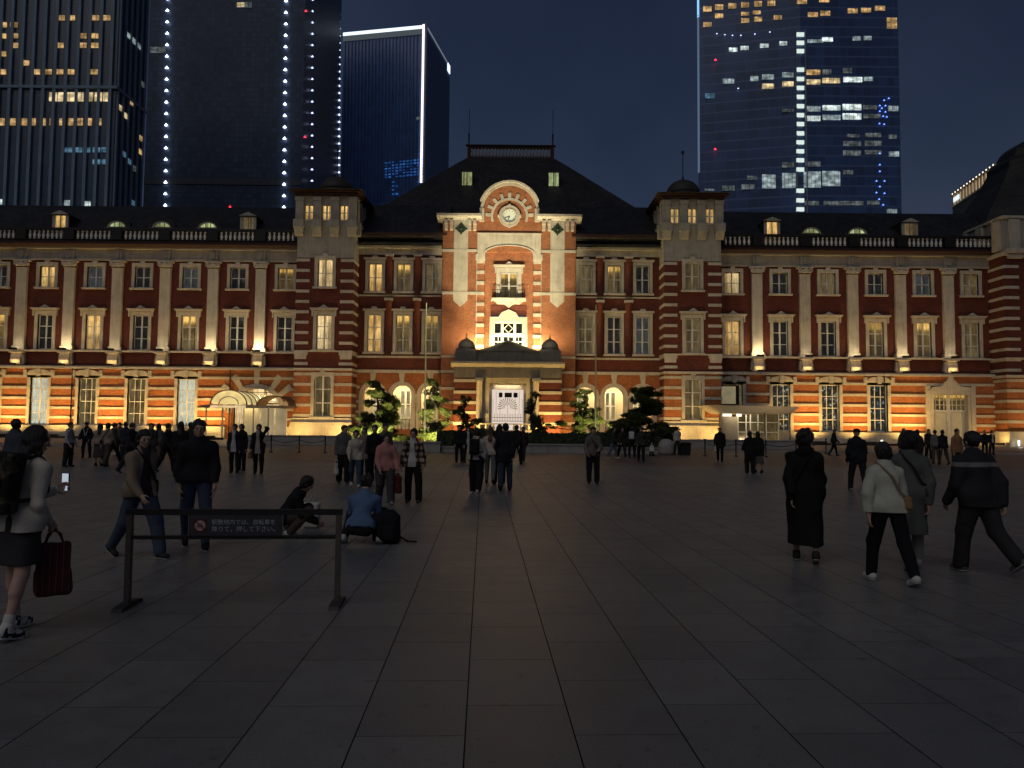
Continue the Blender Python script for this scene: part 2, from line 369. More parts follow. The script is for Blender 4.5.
# ---- wings
WX=lambda k: 22.53+4.81*k
PX=lambda k: 24.94+4.81*k
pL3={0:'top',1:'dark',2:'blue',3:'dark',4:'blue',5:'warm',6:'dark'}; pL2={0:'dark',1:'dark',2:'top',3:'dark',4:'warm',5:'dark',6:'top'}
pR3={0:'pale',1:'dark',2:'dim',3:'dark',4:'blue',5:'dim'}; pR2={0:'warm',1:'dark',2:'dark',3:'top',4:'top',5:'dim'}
BZ=[381,392,402.4,412,421.4]
for sgn,XE in ((-1,57.5),(1,48.4)):
    p3,p2=(pL3,pL2) if sgn<0 else (pR3,pR2); nb=7 if sgn<0 else 6
    up=[];lo=[]
    for k in range(nb):
        x=sgn*WX(k)
        up.append(window(x,270,291.5,1.55,p3[k],0,'flat',rows=2)); up.append(window(x,318.5,353.6,1.5,p2[k],0,'hood',rows=3,cols=2))
    g1=[(1,'dark')] if 0 else []
    if sgn<0: lows=[(32.0,'cool'),(36.95,'dim'),(41.85,'dim'),(46.65,'cool'),(51.5,'dim')]
    else: lows=[(22.5,'dim'),(27.2,'shop'),(32.1,'shop'),(36.9,'cyan')]
    for x,kd in lows: lo.append(window(sgn*x,382,428.6,1.75,kd,-.4,'ground',rows=4,cols=3 if kd!='cool' else 4))
    if sgn<0: lo.append((-28.0,-22.0,-.1,5.1))        # entrance arch
    else: lo.append((42.0,46.0,-.1,Z(391)))
    X0,X1=(20.6,XE) if sgn>0 else (-XE,-20.6)
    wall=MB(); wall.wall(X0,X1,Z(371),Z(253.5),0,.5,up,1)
    z1f=Z(430.2)
    wall.wall(X0,X1,z1f,Z(371),-.4,.4,lo,0)
    wo=part(wall,'wing_wall',[M_BRICK,M_BRICK_DIM])
    bd=MB()
    for i,yb in enumerate(BZ):
        zc=Z(yb); bd.wall(X0,X1,zc-.125,zc+.125,-.53,-.4,lo)
    bd.build('stone_banding',M_STONE,wo)
    pl=MB(); pl.wall(X0,X1,.0,z1f,-.72,.4,[h for h in lo if h[2]<0],0); pl.wall(X0,X1,z1f,z1f+.1,-.8,.38,[h for h in lo if h[2]<1.2])
    part(pl,'stone_plinth',M_STONE)
    co=MB(); co.box(X0,X1,-.78,.0,Z(373),Z(371)); co.box(X0,X1,-.62,0,Z(371),Z(371)+.1); co.box(X0,X1,-.42,0,Z(356),Z(354.4)); part(co,'string_course',M_STONE)
    fr=MB(); fr.box(X0,X1,-.14,.4,Z(262.5),Z(253.5)); fr.box(X0,X1,-.22,.4,Z(264.6),Z(262.5)); fr.box(X0,X1,-.5,.4,Z(253.5),Z(252)); part(fr,'frieze',M_STONEG)
    cn=MB(); cn.prism([(-.55,Z(252)),(-.75,Z(251.4)),(-1.0,Z(250)),(-1.0,Z(248.8)),(.6,Z(248.8)),(.6,Z(252))],X0,X1,plane='yz'); cn.box(X0,X1,-.62,.3,Z(248.8),Z(245)); part(cn,'cornice',M_CORN)
    # balustrade: dark rails and piers, pale turned balusters
    ba=MB(); ba.box(X0,X1,-.72,-.32,Z(236),Z(233.4),0); ba.box(X0,X1,-.7,-.34,Z(245),Z(244.4),0)
    n=0
    for k in range(-1,nb):
        xp=sgn*PX(k); 
        if not(X0<xp<X1): xp=sgn*21.0
        ba.box(xp-.5,xp+.5,-.74,-.3,Z(245),Z(233.2),0)
        a=sgn*PX(k)+.62; b=sgn*PX(k+1)-.62
        if sgn<0: a,b=sgn*PX(k+1)+.62,sgn*PX(k)-.62
        if k==-1:
            a,b=(21.5,PX(0)-.62) if sgn>0 else (-PX(0)+.62,-21.5)
        nn=max(2,int(round((b-a)/.44)))
        zb,zt=Z(244.4),Z(236); hh=zt-zb
        for i in range(nn):
            xx=a+(b-a)*(i+.5)/nn
            if X0<xx<X1: ba.lathe([(.15,zb),(.13,zb+.08*hh),(.07,zb+.14*hh),(.15,zb+.38*hh),(.11,zb+.6*hh),(.06,zb+.82*hh),(.13,zb+.92*hh),(.13,zt)],(xx,-.52),7,1)
    part(ba,'balustrade',[M_DARKM,M_WHITE])
    # pilasters
    for k in range(nb-1 if sgn>0 else nb):
        x=sgn*PX(k)
        if not(X0+.8<x<X1-.5): continue
        m=MB(); m.box(x-.52,x+.52,-.34,0,Z(350.5),Z(273)); m.box(x-.62,x+.62,-.42,0,Z(352.5),Z(350.5)); m.box(x-.68,x+.68,-.47,0,Z(354.4),Z(352.5))
        m.box(x-.56,x+.56,-.38,0,Z(273),Z(272.2)); m.box(x-.58,x+.58,-.44,0,Z(271),Z(267.3)); m.box(x-.78,x+.78,-.54,0,Z(266.6),Z(265))
        for q in (-1,1):
            m.ring(x+q*.5,Z(268.8),.07,.21,0,360,-.56,-.42,10)
            m.box(x+q*.3-.06,x+q*.3+.06,-.5,-.44,Z(271),Z(267.6))
        m.prism([(x-.3,Z(270.8)),(x+.3,Z(270.8)),(x+.18,Z(267)),(x-.18,Z(267))],-.52,-.44)
        pp=part(m,'pilaster',M_STONE)
        c=MB(); za,zb=Z(369.5),Z(354.6)
        c.prism([(-.12,za+.25),(-.32,za),(-.62,za+.12),(-.74,za+.5),(-.62,za+.8),(-.58,zb-.35),(-.7,zb-.2),(-.7,zb-.0),(-.1,zb)],x-.46,x+.46,plane='yz')
        c.box(x-.66,x+.66,-.78,-.1,zb-.3,zb-.12); c.prism([(x-.72,za+.2),(x-.46,za),(x-.46,zb-.4),(x-.64,zb-.4)],-.45,-.12); c.prism([(x+.72,za+.2),(x+.64,zb-.4),(x+.46,zb-.4),(x+.46,za)],-.45,-.12)
        c.build('console',M_STONE,pp)
        f=MB(); f.box(x-.42,x+.42,-.3,-.14,Z(264.6),Z(253.5)); f.box(x-.12,x+.12,-.4,-.3,Z(262),Z(255)); f.build('frieze_block',M_STONEG,pp)
    # ornate lamps of the cornice (scroll brackets) on every second pilaster
    # roof
    rf=MB(); y0,zr0,y1,zr1=1.2,20.3,9.0,26.05
    rf.prism([(y0,zr0),(y1,zr1),(y1+.5,zr1+.12),(y1+4,zr1+.12),(y1+12,zr0),(y0,zr0-.4)],X0-(0 if sgn>0 else 4),X1+(8 if sgn>0 else 0),plane='yz')
    rf.box(X0,X1,-.32,1.2,19.85,20.05)
    ro=part(rf,'wing_roof',M_SLATE)
    sl=lambda y: 20.3+.737*(y-1.2)
    box_d=[47.6,27.7] if sgn<0 else [27.8,42.4]
    for i,xd in enumerate(box_d):
        x=sgn*xd; m=MB(); zb=sl(3.2); yy=3.4
        m.box(x-.85,x+.85,yy+.15,yy+3.4,zb-.2,zb+1.75,1)
        m.box(x-.85,x-.55,yy,yy+.15,zb-.1,zb+1.75,0); m.box(x+.55,x+.85,yy,yy+.15,zb-.1,zb+1.75,0); m.box(x-.55,x+.55,yy,yy+.15,zb-.1,zb+.12,0); m.box(x-.55,x+.55,yy,yy+.15,zb+1.6,zb+1.75,0)
        m.prism([(x-.95,zb+1.72),(x+.95,zb+1.72),(x+.2,zb+2.05),(x,zb+2.12),(x-.2,zb+2.05)],yy-.2,yy+2.6,0)
        m.box(x-.04,x+.04,yy,yy+.1,zb+.12,zb+1.6,0)
        d=part(m,'dormer',[M_STONE,M_SLATE]); g=MB(); g.box(x-.54,x+.54,yy+.12,yy+.14,zb+.12,zb+1.6); g.build('pane',PANE[('warm','dim')[i] if sgn<0 else ('warm','dim')[i]],d)
    eye=[41.9,37.1,32.2] if sgn<0 else [32.2,37.1]
    for xd in eye:
        x=sgn*xd; m=MB(); yy=4.0; zb=sl(3.9)
        m.ring(x,zb,.85,1.0,0,180,yy-.1,yy+2.4,12,0,.7); m.ring(x,zb,.98,1.5,0,180,yy-.02,yy+2.4,12,1,.72)
        m.box(x-1.25,x+1.25,yy-.12,yy+.3,zb-.16,zb,0)
        for q in (-.25,.25): m.box(x+q-.03,x+q+.03,yy,yy+.08,zb,zb+.6,0)
        d=part(m,'eyebrow_dormer',[M_STONE,M_SLATE]); g=MB(); g.prism([(x+.86*math.cos(PI*i/10),zb+.6*math.sin(PI*i/10)) for i in range(11)],yy+.1,yy+.13); g.build('pane',PANE['green'],d)
    # chimneys / rain pipes
    for xq in ([-29.2-4.8*3+.3,-27.6] if sgn<0 else [34.0+3.4,]):
        m=MB(); m.tube([(xq,-.62,.2),(xq,-.62,Z(372)),(xq,-.5,Z(369))],.06,6); part(m,'rain_pipe',M_DARKM)

# ---- doors of the wings
m=MB(); dz=Z(391); x0,x1=42.0,46.0
m.box(x0,x0+.3,-.55,.3,0,dz); m.box(x1-.3,x1,-.55,.3,0,dz); m.box(x0-.15,x1+.15,-.62,.3,dz,dz+.35)
m.box(x0-.45,x0,-.6,-.38,0,dz+.9); m.box(x1,x1+.45,-.6,-.38,0,dz+.9)
m.prism([(x0-.3,dz+.35),(x1+.3,dz+.35),(x1-.2,dz+.75),(x1-1.1,dz+.85),(x1-1.5,dz+1.35),(44.3,dz+1.5),(44.2,dz+1.95),(43.8,dz+1.95),(43.7,dz+1.5),(x0+1.5,dz+1.35),(x0+1.1,dz+.85),(x0+.2,dz+.75)],-.66,-.41)
m.box(x0+.3,x1-.3,-.1,.0,dz-1.7,dz-1.5,1)
for i in range(9):
    xx=x0+.3+(x1-x0-.6)*i/8; m.box(xx-.03,xx+.03,-.1,0,dz-1.5,dz,1)
for q in (.5,1.0): m.box(x0+.3,x1-.3,-.09,-.01,dz-1.5+q-.03,dz-1.5+q+.03,1)
m.box(43.85,44.15,-.14,.02,0,dz,1)
dr=part(m,'wing_door',[M_STONE,M_WHITE]); g=MB(); g.box(x0+.3,x1-.3,.03,.06,dz-1.5,dz); g.build('fanlight_pane',PANE['top'],dr)
M_DOORLIT=mottled('cream_door_panel',(.6,.56,.42),.1,2,.5)
g=MB(); 
for a,b in ((x0+.32,43.83),(44.17,x1-.32)):
    g.box(a,b,-.04,.02,.05,dz-1.72); g.box(a+.15,b-.15,-.07,-.04,.3,1.3); g.box(a+.15,b-.15,-.07,-.04,1.5,dz-2.0)
g.build('door_leaf',M_DOORLIT,dr)
# left entrance: round arch with radiating stones round a lit doorway
m=MB(); cx,zs,r=-25.0,2.6,2.45
m.arch_fill(cx,zs,r,5.1,-28.0,-22.0,-.4,.2,18,0); m.box(-28,cx-r,-.4,.2,0,zs,0); m.box(cx+r,-22,-.4,.2,0,zs,0)
m.ring(cx,zs,r,r+.45,0,180,-.52,-.38,20,1)
for a in (18,38,58,90,122,142,162):
    t=R(a); c,s=math.cos(t),math.sin(t); ln=1.9 if a!=90 else 2.6; wv=.22
    P=[(cx+c*(r+.4)-s*wv,zs+s*(r+.4)+c*wv),(cx+c*(r+.4)+s*wv,zs+s*(r+.4)-c*wv),(cx+c*(r+ln)+s*wv*1.5,zs+s*(r+ln)-c*wv*1.5),(cx+c*(r+ln)-s*wv*1.5,zs+s*(r+ln)+c*wv*1.5)]
    m.prism(P,-.5,-.4,1)
m.box(-25.9,-25.7,-.3,0,0,5,2); m.box(-24.3,-24.1,-.3,0,0,5,2)
m.box(cx-r,cx+r,0.0,.1,3.6,3.8,2)
en=part(m,'arched_entrance',[M_BRICK,M_STONE,M_WHITE]); g=MB(); g.box(cx-r+.1,cx+r-.1,.3,.34,.1,3.5); g.prism([(cx+(r-.02)*math.cos(PI*i/14),3.8+(r-1.22)*math.sin(PI*i/14)) for i in range(15)],.3,.34)
g.build('lit_pane',PANE['pale'],en)

# ---- centre block side walls with arcade
SX=[7.7,10.55,13.4]
c3={-1:['dim','top','warm'],1:['dim','top','dark']}; c2={-1:['top','top','warm'],1:['dim','dark','blue']}
for sgn in (-1,1):
    ho=[]; YW=-.5; D=74.5
    for i,xx in enumerate(SX):
        ho.append(window(sgn*xx,264.5,292.6,1.35,c3[sgn][i],YW,'side',D,rows=2)); ho.append(window(sgn*xx,315.6,353.4,1.35,c2[sgn][i],YW,'side',D,rows=3))
    X0,X1=(6.75,15.1) if sgn>0 else (-15.1,-6.75)
    w_=MB(); w_.wall(X0,X1,Z(372,D),Z(247,D),YW,.2,ho,1)
    # ground floor arcade
    zs,ra,zt=Z(396,D),.97,Z(381,D)
    edges=[X0]+[sgn*v for v in (([9.12,11.98]) if sgn>0 else ([11.98,9.12]))]+[X1]
    for j in range(3):
        cx=(SX[j] if sgn>0 else -SX[2-j]); w_.arch_fill(cx,zs,ra,zt,edges[j],edges[j+1],YW,.1,12,0)
        w_.box(edges[j],cx-ra,YW,.1,0,zs); w_.box(cx+ra,edges[j+1],YW,.1,0,zs); w_.box(cx-ra,cx+ra,YW,.1,0,Z(430,D))
    w_.box(X0,X1,YW,.1,zt,Z(372,D))
    wp=part(w_,'centre_wall',[M_BRICK,M_BRICK_DIM])
    b=MB(); b.box(X0,X1,YW-.1,YW,Z(359,D),Z(357,D)); b.box(X0,X1,YW-.16,YW,Z(374,D),Z(371,D)); b.box(X0,X1,YW-.1,YW,Z(297.5,D),Z(296,D))
    b.box(X0,X1,YW-.5,YW,Z(250,D),Z(247.5,D)); b.box(X0,X1,YW-.1,YW,Z(256,D),Z(250,D))
    for xx in SX:
        b.ring(sgn*xx,zs,ra,ra+.4,0,180,YW-.08,YW+.02,14); b.prism([(sgn*xx-.16,zs+ra+.1),(sgn*xx+.16,zs+ra+.1),(sgn*xx+.3,Z(374,D)),(sgn*xx-.3,Z(374,D))],YW-.18,YW-.09)
        for q in (-1,1): b.box(sgn*xx+q*(ra+.02),sgn*xx+q*(ra+.42),YW-.08,YW,.9,zs)
    for xx in (9.12,11.98,): b.box(sgn*xx-.2,sgn*xx+.2,YW-.12,YW,zs-.2,zs+.1)
    for zq in (388.5,403,413,423): b.box(sgn*14.75,sgn*15.08,YW-.07,YW,Z(zq,D)-.13,Z(zq,D)+.13)
    b.build('stone_banding',M_STONE,wp)
    # brick half columns between the windows
    cl=MB()
    for xx in (9.12,11.98):
        for a_,b_ in ((296,258),(357,302)): cl.tube([(sgn*xx,YW-.05,Z(a_,D)),(sgn*xx,YW-.05,Z(b_,D))],.36,14,0); cl.box(sgn*xx-.42,sgn*xx+.42,YW-.42,YW,Z(b_,D),Z(b_,D)+.25,1)
    part(cl,'brick_half_column',[M_BRICK_DIM,M_STONE])
    # loggia: cream back wall, tall windows, ceiling and balustrade
    lg=MB(); lg.box(X0+.05,X1-.05,2.4,2.5,0,zt+.4); lg.box(X0+.05,X1-.05,.1,2.4,zt+.3,zt+.4); lg.box(X0+.05,X0+.15,.1,2.4,0,zt+.3); lg.box(X1-.15,X1-.05,.1,2.4,0,zt+.3); lg.box(X0+.15,X1-.15,.1,2.4,.6,.75)
    lo_=part(lg,'loggia',mottled('cream_plaster',(.62,.55,.42),.1,2,.8))
    for xx in SX:
        f=MB(); sash(f,sgn*xx-.55,sgn*xx+.55,.8,zs+.6,2.25,2,3,.06,0); fo=part(f,'loggia_window',M_WHITE); g=MB(); g.box(sgn*xx-.54,sgn*xx+.54,2.34,2.38,.85,zs+.55); g.build('pane',PANE['loggia'],fo)
    bl=MB(); zb,ztp=Z(430,D),Z(419.5,D)
    for xx in SX:
        bl.box(sgn*xx-ra,sgn*xx+ra,YW+.1,YW+.35,ztp-.12,ztp)
        for i in range(5): bl.lathe([(.07,zb),(.11,zb+.3*(ztp-zb)),(.045,zb+.75*(ztp-zb)),(.08,ztp-.12)],(sgn*xx-ra+.2+i*.385,YW+.22),7)
    part(bl,'loggia_balustrade',M_STONE)
    rf=MB(); a=sgn*6.2; bx=sgn*15.3
    if a>bx:a,bx=bx,a
    rf.box(a,bx,YW-.9,YW+1.2,Z(247,D),Z(245.3,D)); rf.prism([(YW-.95,Z(239,D)),(YW-1.0,Z(236.5,D)),(YW+4.5,25.0),(YW+6,25.0),(YW+6,Z(245,D)),(YW-.2,Z(245.3,D))],a,bx,plane='yz')
    part(rf,'side_roof',M_SLATE)
    e=MB(); e.box(a,bx,YW-1.1,YW-.96,Z(238.5,D),Z(236.2,D)); part(e,'eave_moulding',M_CORN)

# ---- main hipped roof
m=MB(); v=[(-14.9,3.6,23.9),(14.9,3.6,23.9),(14.9,26,23.9),(-14.9,26,23.9),(-6.1,11,32.2),(6.1,11,32.2),(6.1,18,32.2),(-6.1,18,32.2),(-5.2,11.8,33.0),(5.2,11.8,33.0),(5.2,17.2,33.0),(-5.2,17.2,33.0)]
m.add(v,[(0,1,5,4),(1,2,6,5),(2,3,7,6),(3,0,4,7),(4,5,9,8),(5,6,10,9),(6,7,11,10),(7,4,8,11),(8,9,10,11),(3,2,1,0)])
mr=part(m,'main_roof',M_SLATE)
m=MB(); zb,zt=32.75,34.5
m.box(-5.1,5.1,11.75,12.0,zt-.36,zt,0); m.box(-5.1,5.1,11.75,12.0,zb,zb+.4,0); m.box(-5.1,5.1,17,17.2,zb,zt,0); m.box(-5.3,5.3,11.6,12.1,zt,zt+.1,0)
for s in (-1,1): m.box(s*5.1,s*4.75,11.7,17.2,zb,zt+.02,0)
for i in range(24): 
    x=-4.6+i*.4; m.lathe([(.13,zb+.4),(.18,zb+.65),(.09,zb+1.1),(.14,zt-.36)],(x,11.88),6,1)
part(m,'roof_crest',[M_CORN,M_STONEG])
for s in (-1,1):
    m=MB(); m.tube([(s*4.95,11.9,zt),(s*4.95,11.9,zt+1.5)],.09,8); m.tube([(s*4.95,11.9,zt+1.5),(s*4.95,11.9,zt+4.5)],.035,6); part(m,'lightning_rod',M_DARKM)
    m=MB(); x=s*4.85; y,z=8.2,29.1; m.box(x-.62,x+.62,y-.55,y+1.4,z-.8,z+.9,1); m.box(x-.68,x+.68,y-.62,y-.56,z+.8,z+.95,0); m.box(x-.68,x-.55,y-.62,y-.56,z-.75,z+.8,0); m.box(x+.55,x+.68,y-.62,y-.56,z-.75,z+.8,0); m.box(x-.05,x+.05,y-.61,y-.57,z-.72,z+.8,0)
    d=part(m,'roof_light',[M_COPPER,M_SLATE]); g=MB(); g.box(x-.55,x+.55,y-.58,y-.556,z-.7,z+.8); g.build('pane',PANE['green'],d)

# ---- centre pavilion with the clock
D=73.5; YP=-1.5; zk=lambda y: Z(y,73.5)
niche=[(-2.44,2.44,-1,zk(252))]
m=MB(); m.wall(-6.6,6.6,0,zk(220),YP,YP+.38,niche,0); m.box(-6.6,-6.3,YP+.38,5,0,zk(220),0); m.box(6.3,6.6,YP+.38,5,0,zk(220),0)
H=[(-.85,.85,zk(298),zk(272)),(-1.75,1.75,zk(352),zk(313.5))]
m.wall(-2.44,2.44,0,zk(250),YP+.38,YP+.7,H,0)
# arched head of the niche, clock drum
m.prism([(2.68*math.cos(PI*i/20),zk(212.3)+2.68*math.sin(PI*i/20)) for i in range(21)]+[(-2.68,zk(221)),(2.68,zk(221))],YP-.12,YP+3)
cp=part(m,'centre_pavilion_wall',M_BRICK_LIT)
st=MB()
for s in (-1,1):
    st.prism([(s*4.08,zk(221)),(s*5.48,zk(221)),(s*5.48,zk(301)),(s*4.78,zk(307.5)),(s*4.08,zk(301))][::s],YP-.07,YP-.001)
    for yb in (251,293.5): st.box(s*3.2,s*6.62,YP-.1,YP-.002,zk(yb+1.4),zk(yb-1.2))
    for yb in (372,357,389,403,413,423): st.box(s*5.2,s*6.62,YP-.09,YP-.003,zk(yb+1.2),zk(yb-1.2))
    for i in range(9):
        za=zk(262+i*10.6); st.box(s*2.42,s*3.22,YP-.1,YP+.36,za-.16,za+.16)
    st.box(s*2.36,s*3.3,YP-.16,YP+.3,zk(260.5),zk(254.5)); st.box(s*3.16,s*3.22,YP-.05,YP,zk(351),zk(262)); 
st.arch_fill(0,zk(254.5),2.5,zk(234.6),-3.15,3.15,YP-.14,YP+.2,18,0,.36)
st.ring(0,zk(254.5),2.35,2.55,0,180,YP-.24,YP-.13,20,0,.36)
st.box(-3.2,3.2,YP-.2,YP-.1,zk(234.6),zk(233.4))
st.build('stone_dressing',M_STONE,cp)
cn=MB()
for s in (-1,1):
    a,b=(s*2.75,s*7.15); a,b=min(a,b),max(a,b)
    cn.prism([(YP,zk(221)),(YP-.3,zk(220.3)),(YP-.55,zk(219)),(YP-.85,zk(218.2)),(YP-.85,zk(216)),(YP+1.2,zk(215.4)),(YP+1.2,zk(221))],a,b,plane='yz')
    for xb in (6.25,5.72,3.95,3.42):
        cn.box(s*xb-.17,s*xb+.17,YP-.5,YP,zk(225.5),zk(221.2)); cn.box(s*xb-.15,s*xb+.15,YP-.32,YP,zk(231),zk(225.5))
part(cn,'pavilion_cornice',M_STONE)
hd=MB(); hd.ring(0,zk(212.3),2.92,3.10,20,160,YP-.5,YP+3.2,24); hd.ring(0,zk(212.3),2.66,2.92,8,172,YP-.26,YP+3,24)
for s in (-1,1): hd.box(s*2.5,s*2.98,YP-.3,YP+.4,zk(222),zk(209))
part(hd,'arched_hood',M_STONE)
rg=MB(); cz=zk(216.8); rg.ring(0,cz,1.62,1.86,-18,198,YP-.22,YP-.11,28)
for i in range(9):
    a=R(4+i*21.5); c,s=math.cos(a),math.sin(a); w_=.15
    rg.prism([(c*1.84-s*w_,cz+s*1.84+c*w_),(c*1.84+s*w_,cz+s*1.84-c*w_),(c*2.38+s*w_,cz+s*2.38-c*w_),(c*2.38-s*w_,cz+s*2.38+c*w_)],YP-.2,YP-.11)
part(rg,'voussoir_ring',M_STONE)
ck=MB(); ck.ring(0,cz,.68,1.08,0,360,YP-.32,YP-.11,28,0); ck.ring(0,cz,.66,.74,0,360,YP-.38,YP-.3,28,0)
for s,c in ((1,0),(0,-1),(-1,0),(0,1)): ck.box(c*1.05-.12,c*1.05+.12,YP-.36,YP-.1,cz+s*1.05-.12,cz+s*1.05+.12,0)
for x,z in ((0,1.36),(1.0,.5),(-1.0,.5)): ck.prism([(x-.13,cz+z),(x,cz+z-.13),(x+.13,cz+z),(x,cz+z+.13)],YP-.2,YP-.1,1)
c_=part(ck,'clock',[M_STONE,M_DARKM])
fm=NT('clock_face'); b_=fm.bsdf(.4,0,.4); b_.inputs['Base Color'].default_value=(.62,.66,.55,1); b_.inputs['Emission Color'].default_value=(.8,.95,.75,1); b_.inputs['Emission Strength'].default_value=.12
f=MB(); f.prism([(.67*math.cos(2*PI*i/28),cz+.67*math.sin(2*PI*i/28)) for i in range(28)],YP-.18,YP-.14); fo=f.build('clock_dial',fm.m,c_)
f=MB()
for i in range(12):
    a=PI/6*i; c,s=math.sin(a),math.cos(a); f.prism([(c*.5-s*.02,cz+s*.5+c*.02),(c*.5+s*.02,cz+s*.5-c*.02),(c*.6+s*.02,cz+s*.6-c*.02),(c*.6-s*.02,cz+s*.6+c*.02)],YP-.2,YP-.185)
for a,l,w_ in ((R(200),.34,.04),(R(250),.5,.03)):
    c,s=math.sin(a),math.cos(a); f.prism([(-s*w_,cz+c*w_),(s*w_,cz-c*w_),(c*l+s*w_,cz+s*l-c*w_),(c*l-s*w_,cz+s*l+c*w_)],YP-.215,YP-.2)
f.build('clock_hands',M_DARKM,c_)
for s in (-1,1):
    m=MB(); x,z=s*4.78,zk(229.5); m.ring(x,z,.28,.42,0,360,YP-.18,YP-.07,14); m.prism([(x-.65,z),(x-.2,z-.3),(x,z-.62),(x+.2,z-.3),(x+.65,z),(x+.3,z+.3),(x,z+.7),(x-.3,z+.3)],YP-.12,YP-.06)
    m.lathe([(.02,z-.2),(.16,z),(.02,z+.2)],(x,YP-.2),8); part(m,'wreath_ornament',mottled('green_bronze',(.05,.075,.05),.4,8,.5,.2,.3,.5))
# windows of the niche
YN=YP+.38
window(0,272,298,1.7,'top',YN,'hood',73.5,rows=2,cols=2,fw=.4)
m=MB(); m.box(-1.7,1.7,YN-.75,YN,zk(300.6),zk(298.4)); m.prism([(-1.45,zk(300.6)),(1.45,zk(300.6)),(1.1,zk(303.8)),(.5,zk(304)),(0,zk(307.5)),(-.5,zk(304)),(-1.1,zk(303.8))][::-1],YN-.5,YN); 
bb=part(m,'balcony',M_STONE); m=MB()
for i in range(15):
    x=-1.55+i*3.1/14; m.tube([(x,YN-.7,zk(298.4)),(x,YN-.7,zk(290.5))],.025,5)
m.box(-1.6,1.6,YN-.73,YN-.67,zk(290.5),zk(290.5)+.05)
for s in (-1,1):
    m.box(s*1.57,s*1.62,YN-.7,YN,zk(290.5),zk(290.5)+.05)
    for q in (.2,.4,.6): m.tube([(s*1.6,YN-q,zk(298.4)),(s*1.6,YN-q,zk(290.5))],.02,5)
m.build('balcony_railing',M_DARKM,bb)
m=MB(); m.box(-1.8,1.8,YN-.12,YN,zk(314.5),zk(305)); part(m,'brick_panel',M_BRICK_DIM)
m=MB(); z0,z1=zk(352),zk(318); m.prism([(-1.85,z1+.1),(-1.85,z1-.3),(1.85,z1-.3),(1.85,z1+.1),(1.0,z1+.1),(.7,z1+.55),(0,z1+.85),(-.7,z1+.55),(-1.0,z1+.1)],YN-.35,YN,0)
m.box(-1.85,-1.35,YN-.3,YN+.2,z0,z1-.3,0); m.box(1.35,1.85,YN-.3,YN+.2,z0,z1-.3,0)
for x in (-.62,.62): m.box(x-.13,x+.13,YN-.1,YN+.1,z0,z1-.3,1)
for z in (z1-1.65,): m.box(-1.35,1.35,YN-.12,YN+.1,z-.18,z+.18,1)
m.box(-1.35,1.35,YN-.08,YN+.06,z1-.5,z1-.29,1)
for x in (-1.0,0,1.0):
    m.box(x-.03,x+.03,YN-.04,YN+.04,z0,z1-1.85,1)
for z in (z0+.5,z0+1.05,z0+1.6): m.box(-1.35,1.35,YN-.05,YN+.05,z-.05,z+.05,1)
for k in range(4):
    a=R(90*k); c,s=.42*math.cos(a),.42*math.sin(a); a2=R(90*k+90); c2,s2=.42*math.cos(a2),.42*math.sin(a2); zc=z1-1.0
    m.tube([(c,YN-.02,zc+s),(c2,YN-.02,zc+s2)],.045,5,1,False)
wv=part(m,'arched_window',SASH); g=MB(); g.box(-1.34,1.34,YN+.11,YN+.14,z0,z1-.3); g.build('pane',PANE['dark'],wv)

# ---- porch
YF=-4.5; zq=lambda y: Z(y,70.5)
m=MB()
for s in (-1,1):
    a,b=sorted((s*3.0,s*5.0)); m.box(a,b,YF,YP,0,zq(378),0)
pb=part(m,'porch_pier',M_BRICK_DIM); m=MB()
for s in (-1,1):
    a,b=sorted((s*2.95,s*5.06))
    for y in (381,392.5,403,413,424): m.box(a-.02,b+.02,YF-.07,YP,zq(y)-.14,zq(y)+.14)
    m.box(a-.08,b+.08,YF-.12,YP,0,.55)
m.build('stone_banding',M_STONE,pb)
m=MB()
for s in (-1,1): 
    m.tube([(s*2.68,YF+.05,.6),(s*2.68,YF+.05,zq(381))],[.32,.27],18); m.box(s*2.68-.4,s*2.68+.4,YF-.3,YF+.4,zq(381),zq(378.2)); m.box(s*2.68-.4,s*2.68+.4,YF-.3,YF+.4,0,.6)
part(m,'porch_column',M_STONEG)
m=MB(); m.box(-5.05,5.05,YF-.1,YP,zq(378),zq(367.3)); m.box(-5.0,5.0,YF-.03,YP,zq(361.5),zq(351.3)); m.prism([(-2.6,zq(351.3)),(2.6,zq(351.3)),(.15,zq(342)),(-.15,zq(342))],YF-.1,YF+1.2)
m.prism([(-2.9,zq(351.3)),(-2.5,zq(351.3)),(0,zq(342.2)),(2.5,zq(351.3)),(2.9,zq(351.3)),(.1,zq(340.8)),(-.1,zq(340.8))],YF-.25,YF-.1)
for s in (-1,1): m.box(s*5.0,s*3.0,YF-.2,YF+1.6,zq(361.5),zq(349.5))
en=part(m,'porch_entablature',M_STONED)
m=MB(); m.prism([(YF-.1,zq(367.3)),(YF-.35,zq(366)),(YF-.6,zq(364)),(YF-.6,zq(362)),(YP,zq(361.4)),(YP,zq(367.3))],-5.35,5.35,plane='yz'); m.build('porch_cornice',M_STONEG,en)
for s in (-1,1):
    m=MB(); x=s*3.98; y=YF+.75; z=zq(349.5); pr=[(.95,z),(.95,z+.1),(.82,z+.14)]+[(.84*math.cos(PI/2*i/8),z+.14+.95*math.sin(PI/2*i/8)) for i in range(8)]+[(.1,z+1.12),(.12,z+1.2),(.05,z+1.3),(.1,z+1.4),(.01,z+1.55)]
    m.lathe(pr,(x,y),20); part(m,'porch_dome',M_STONED)
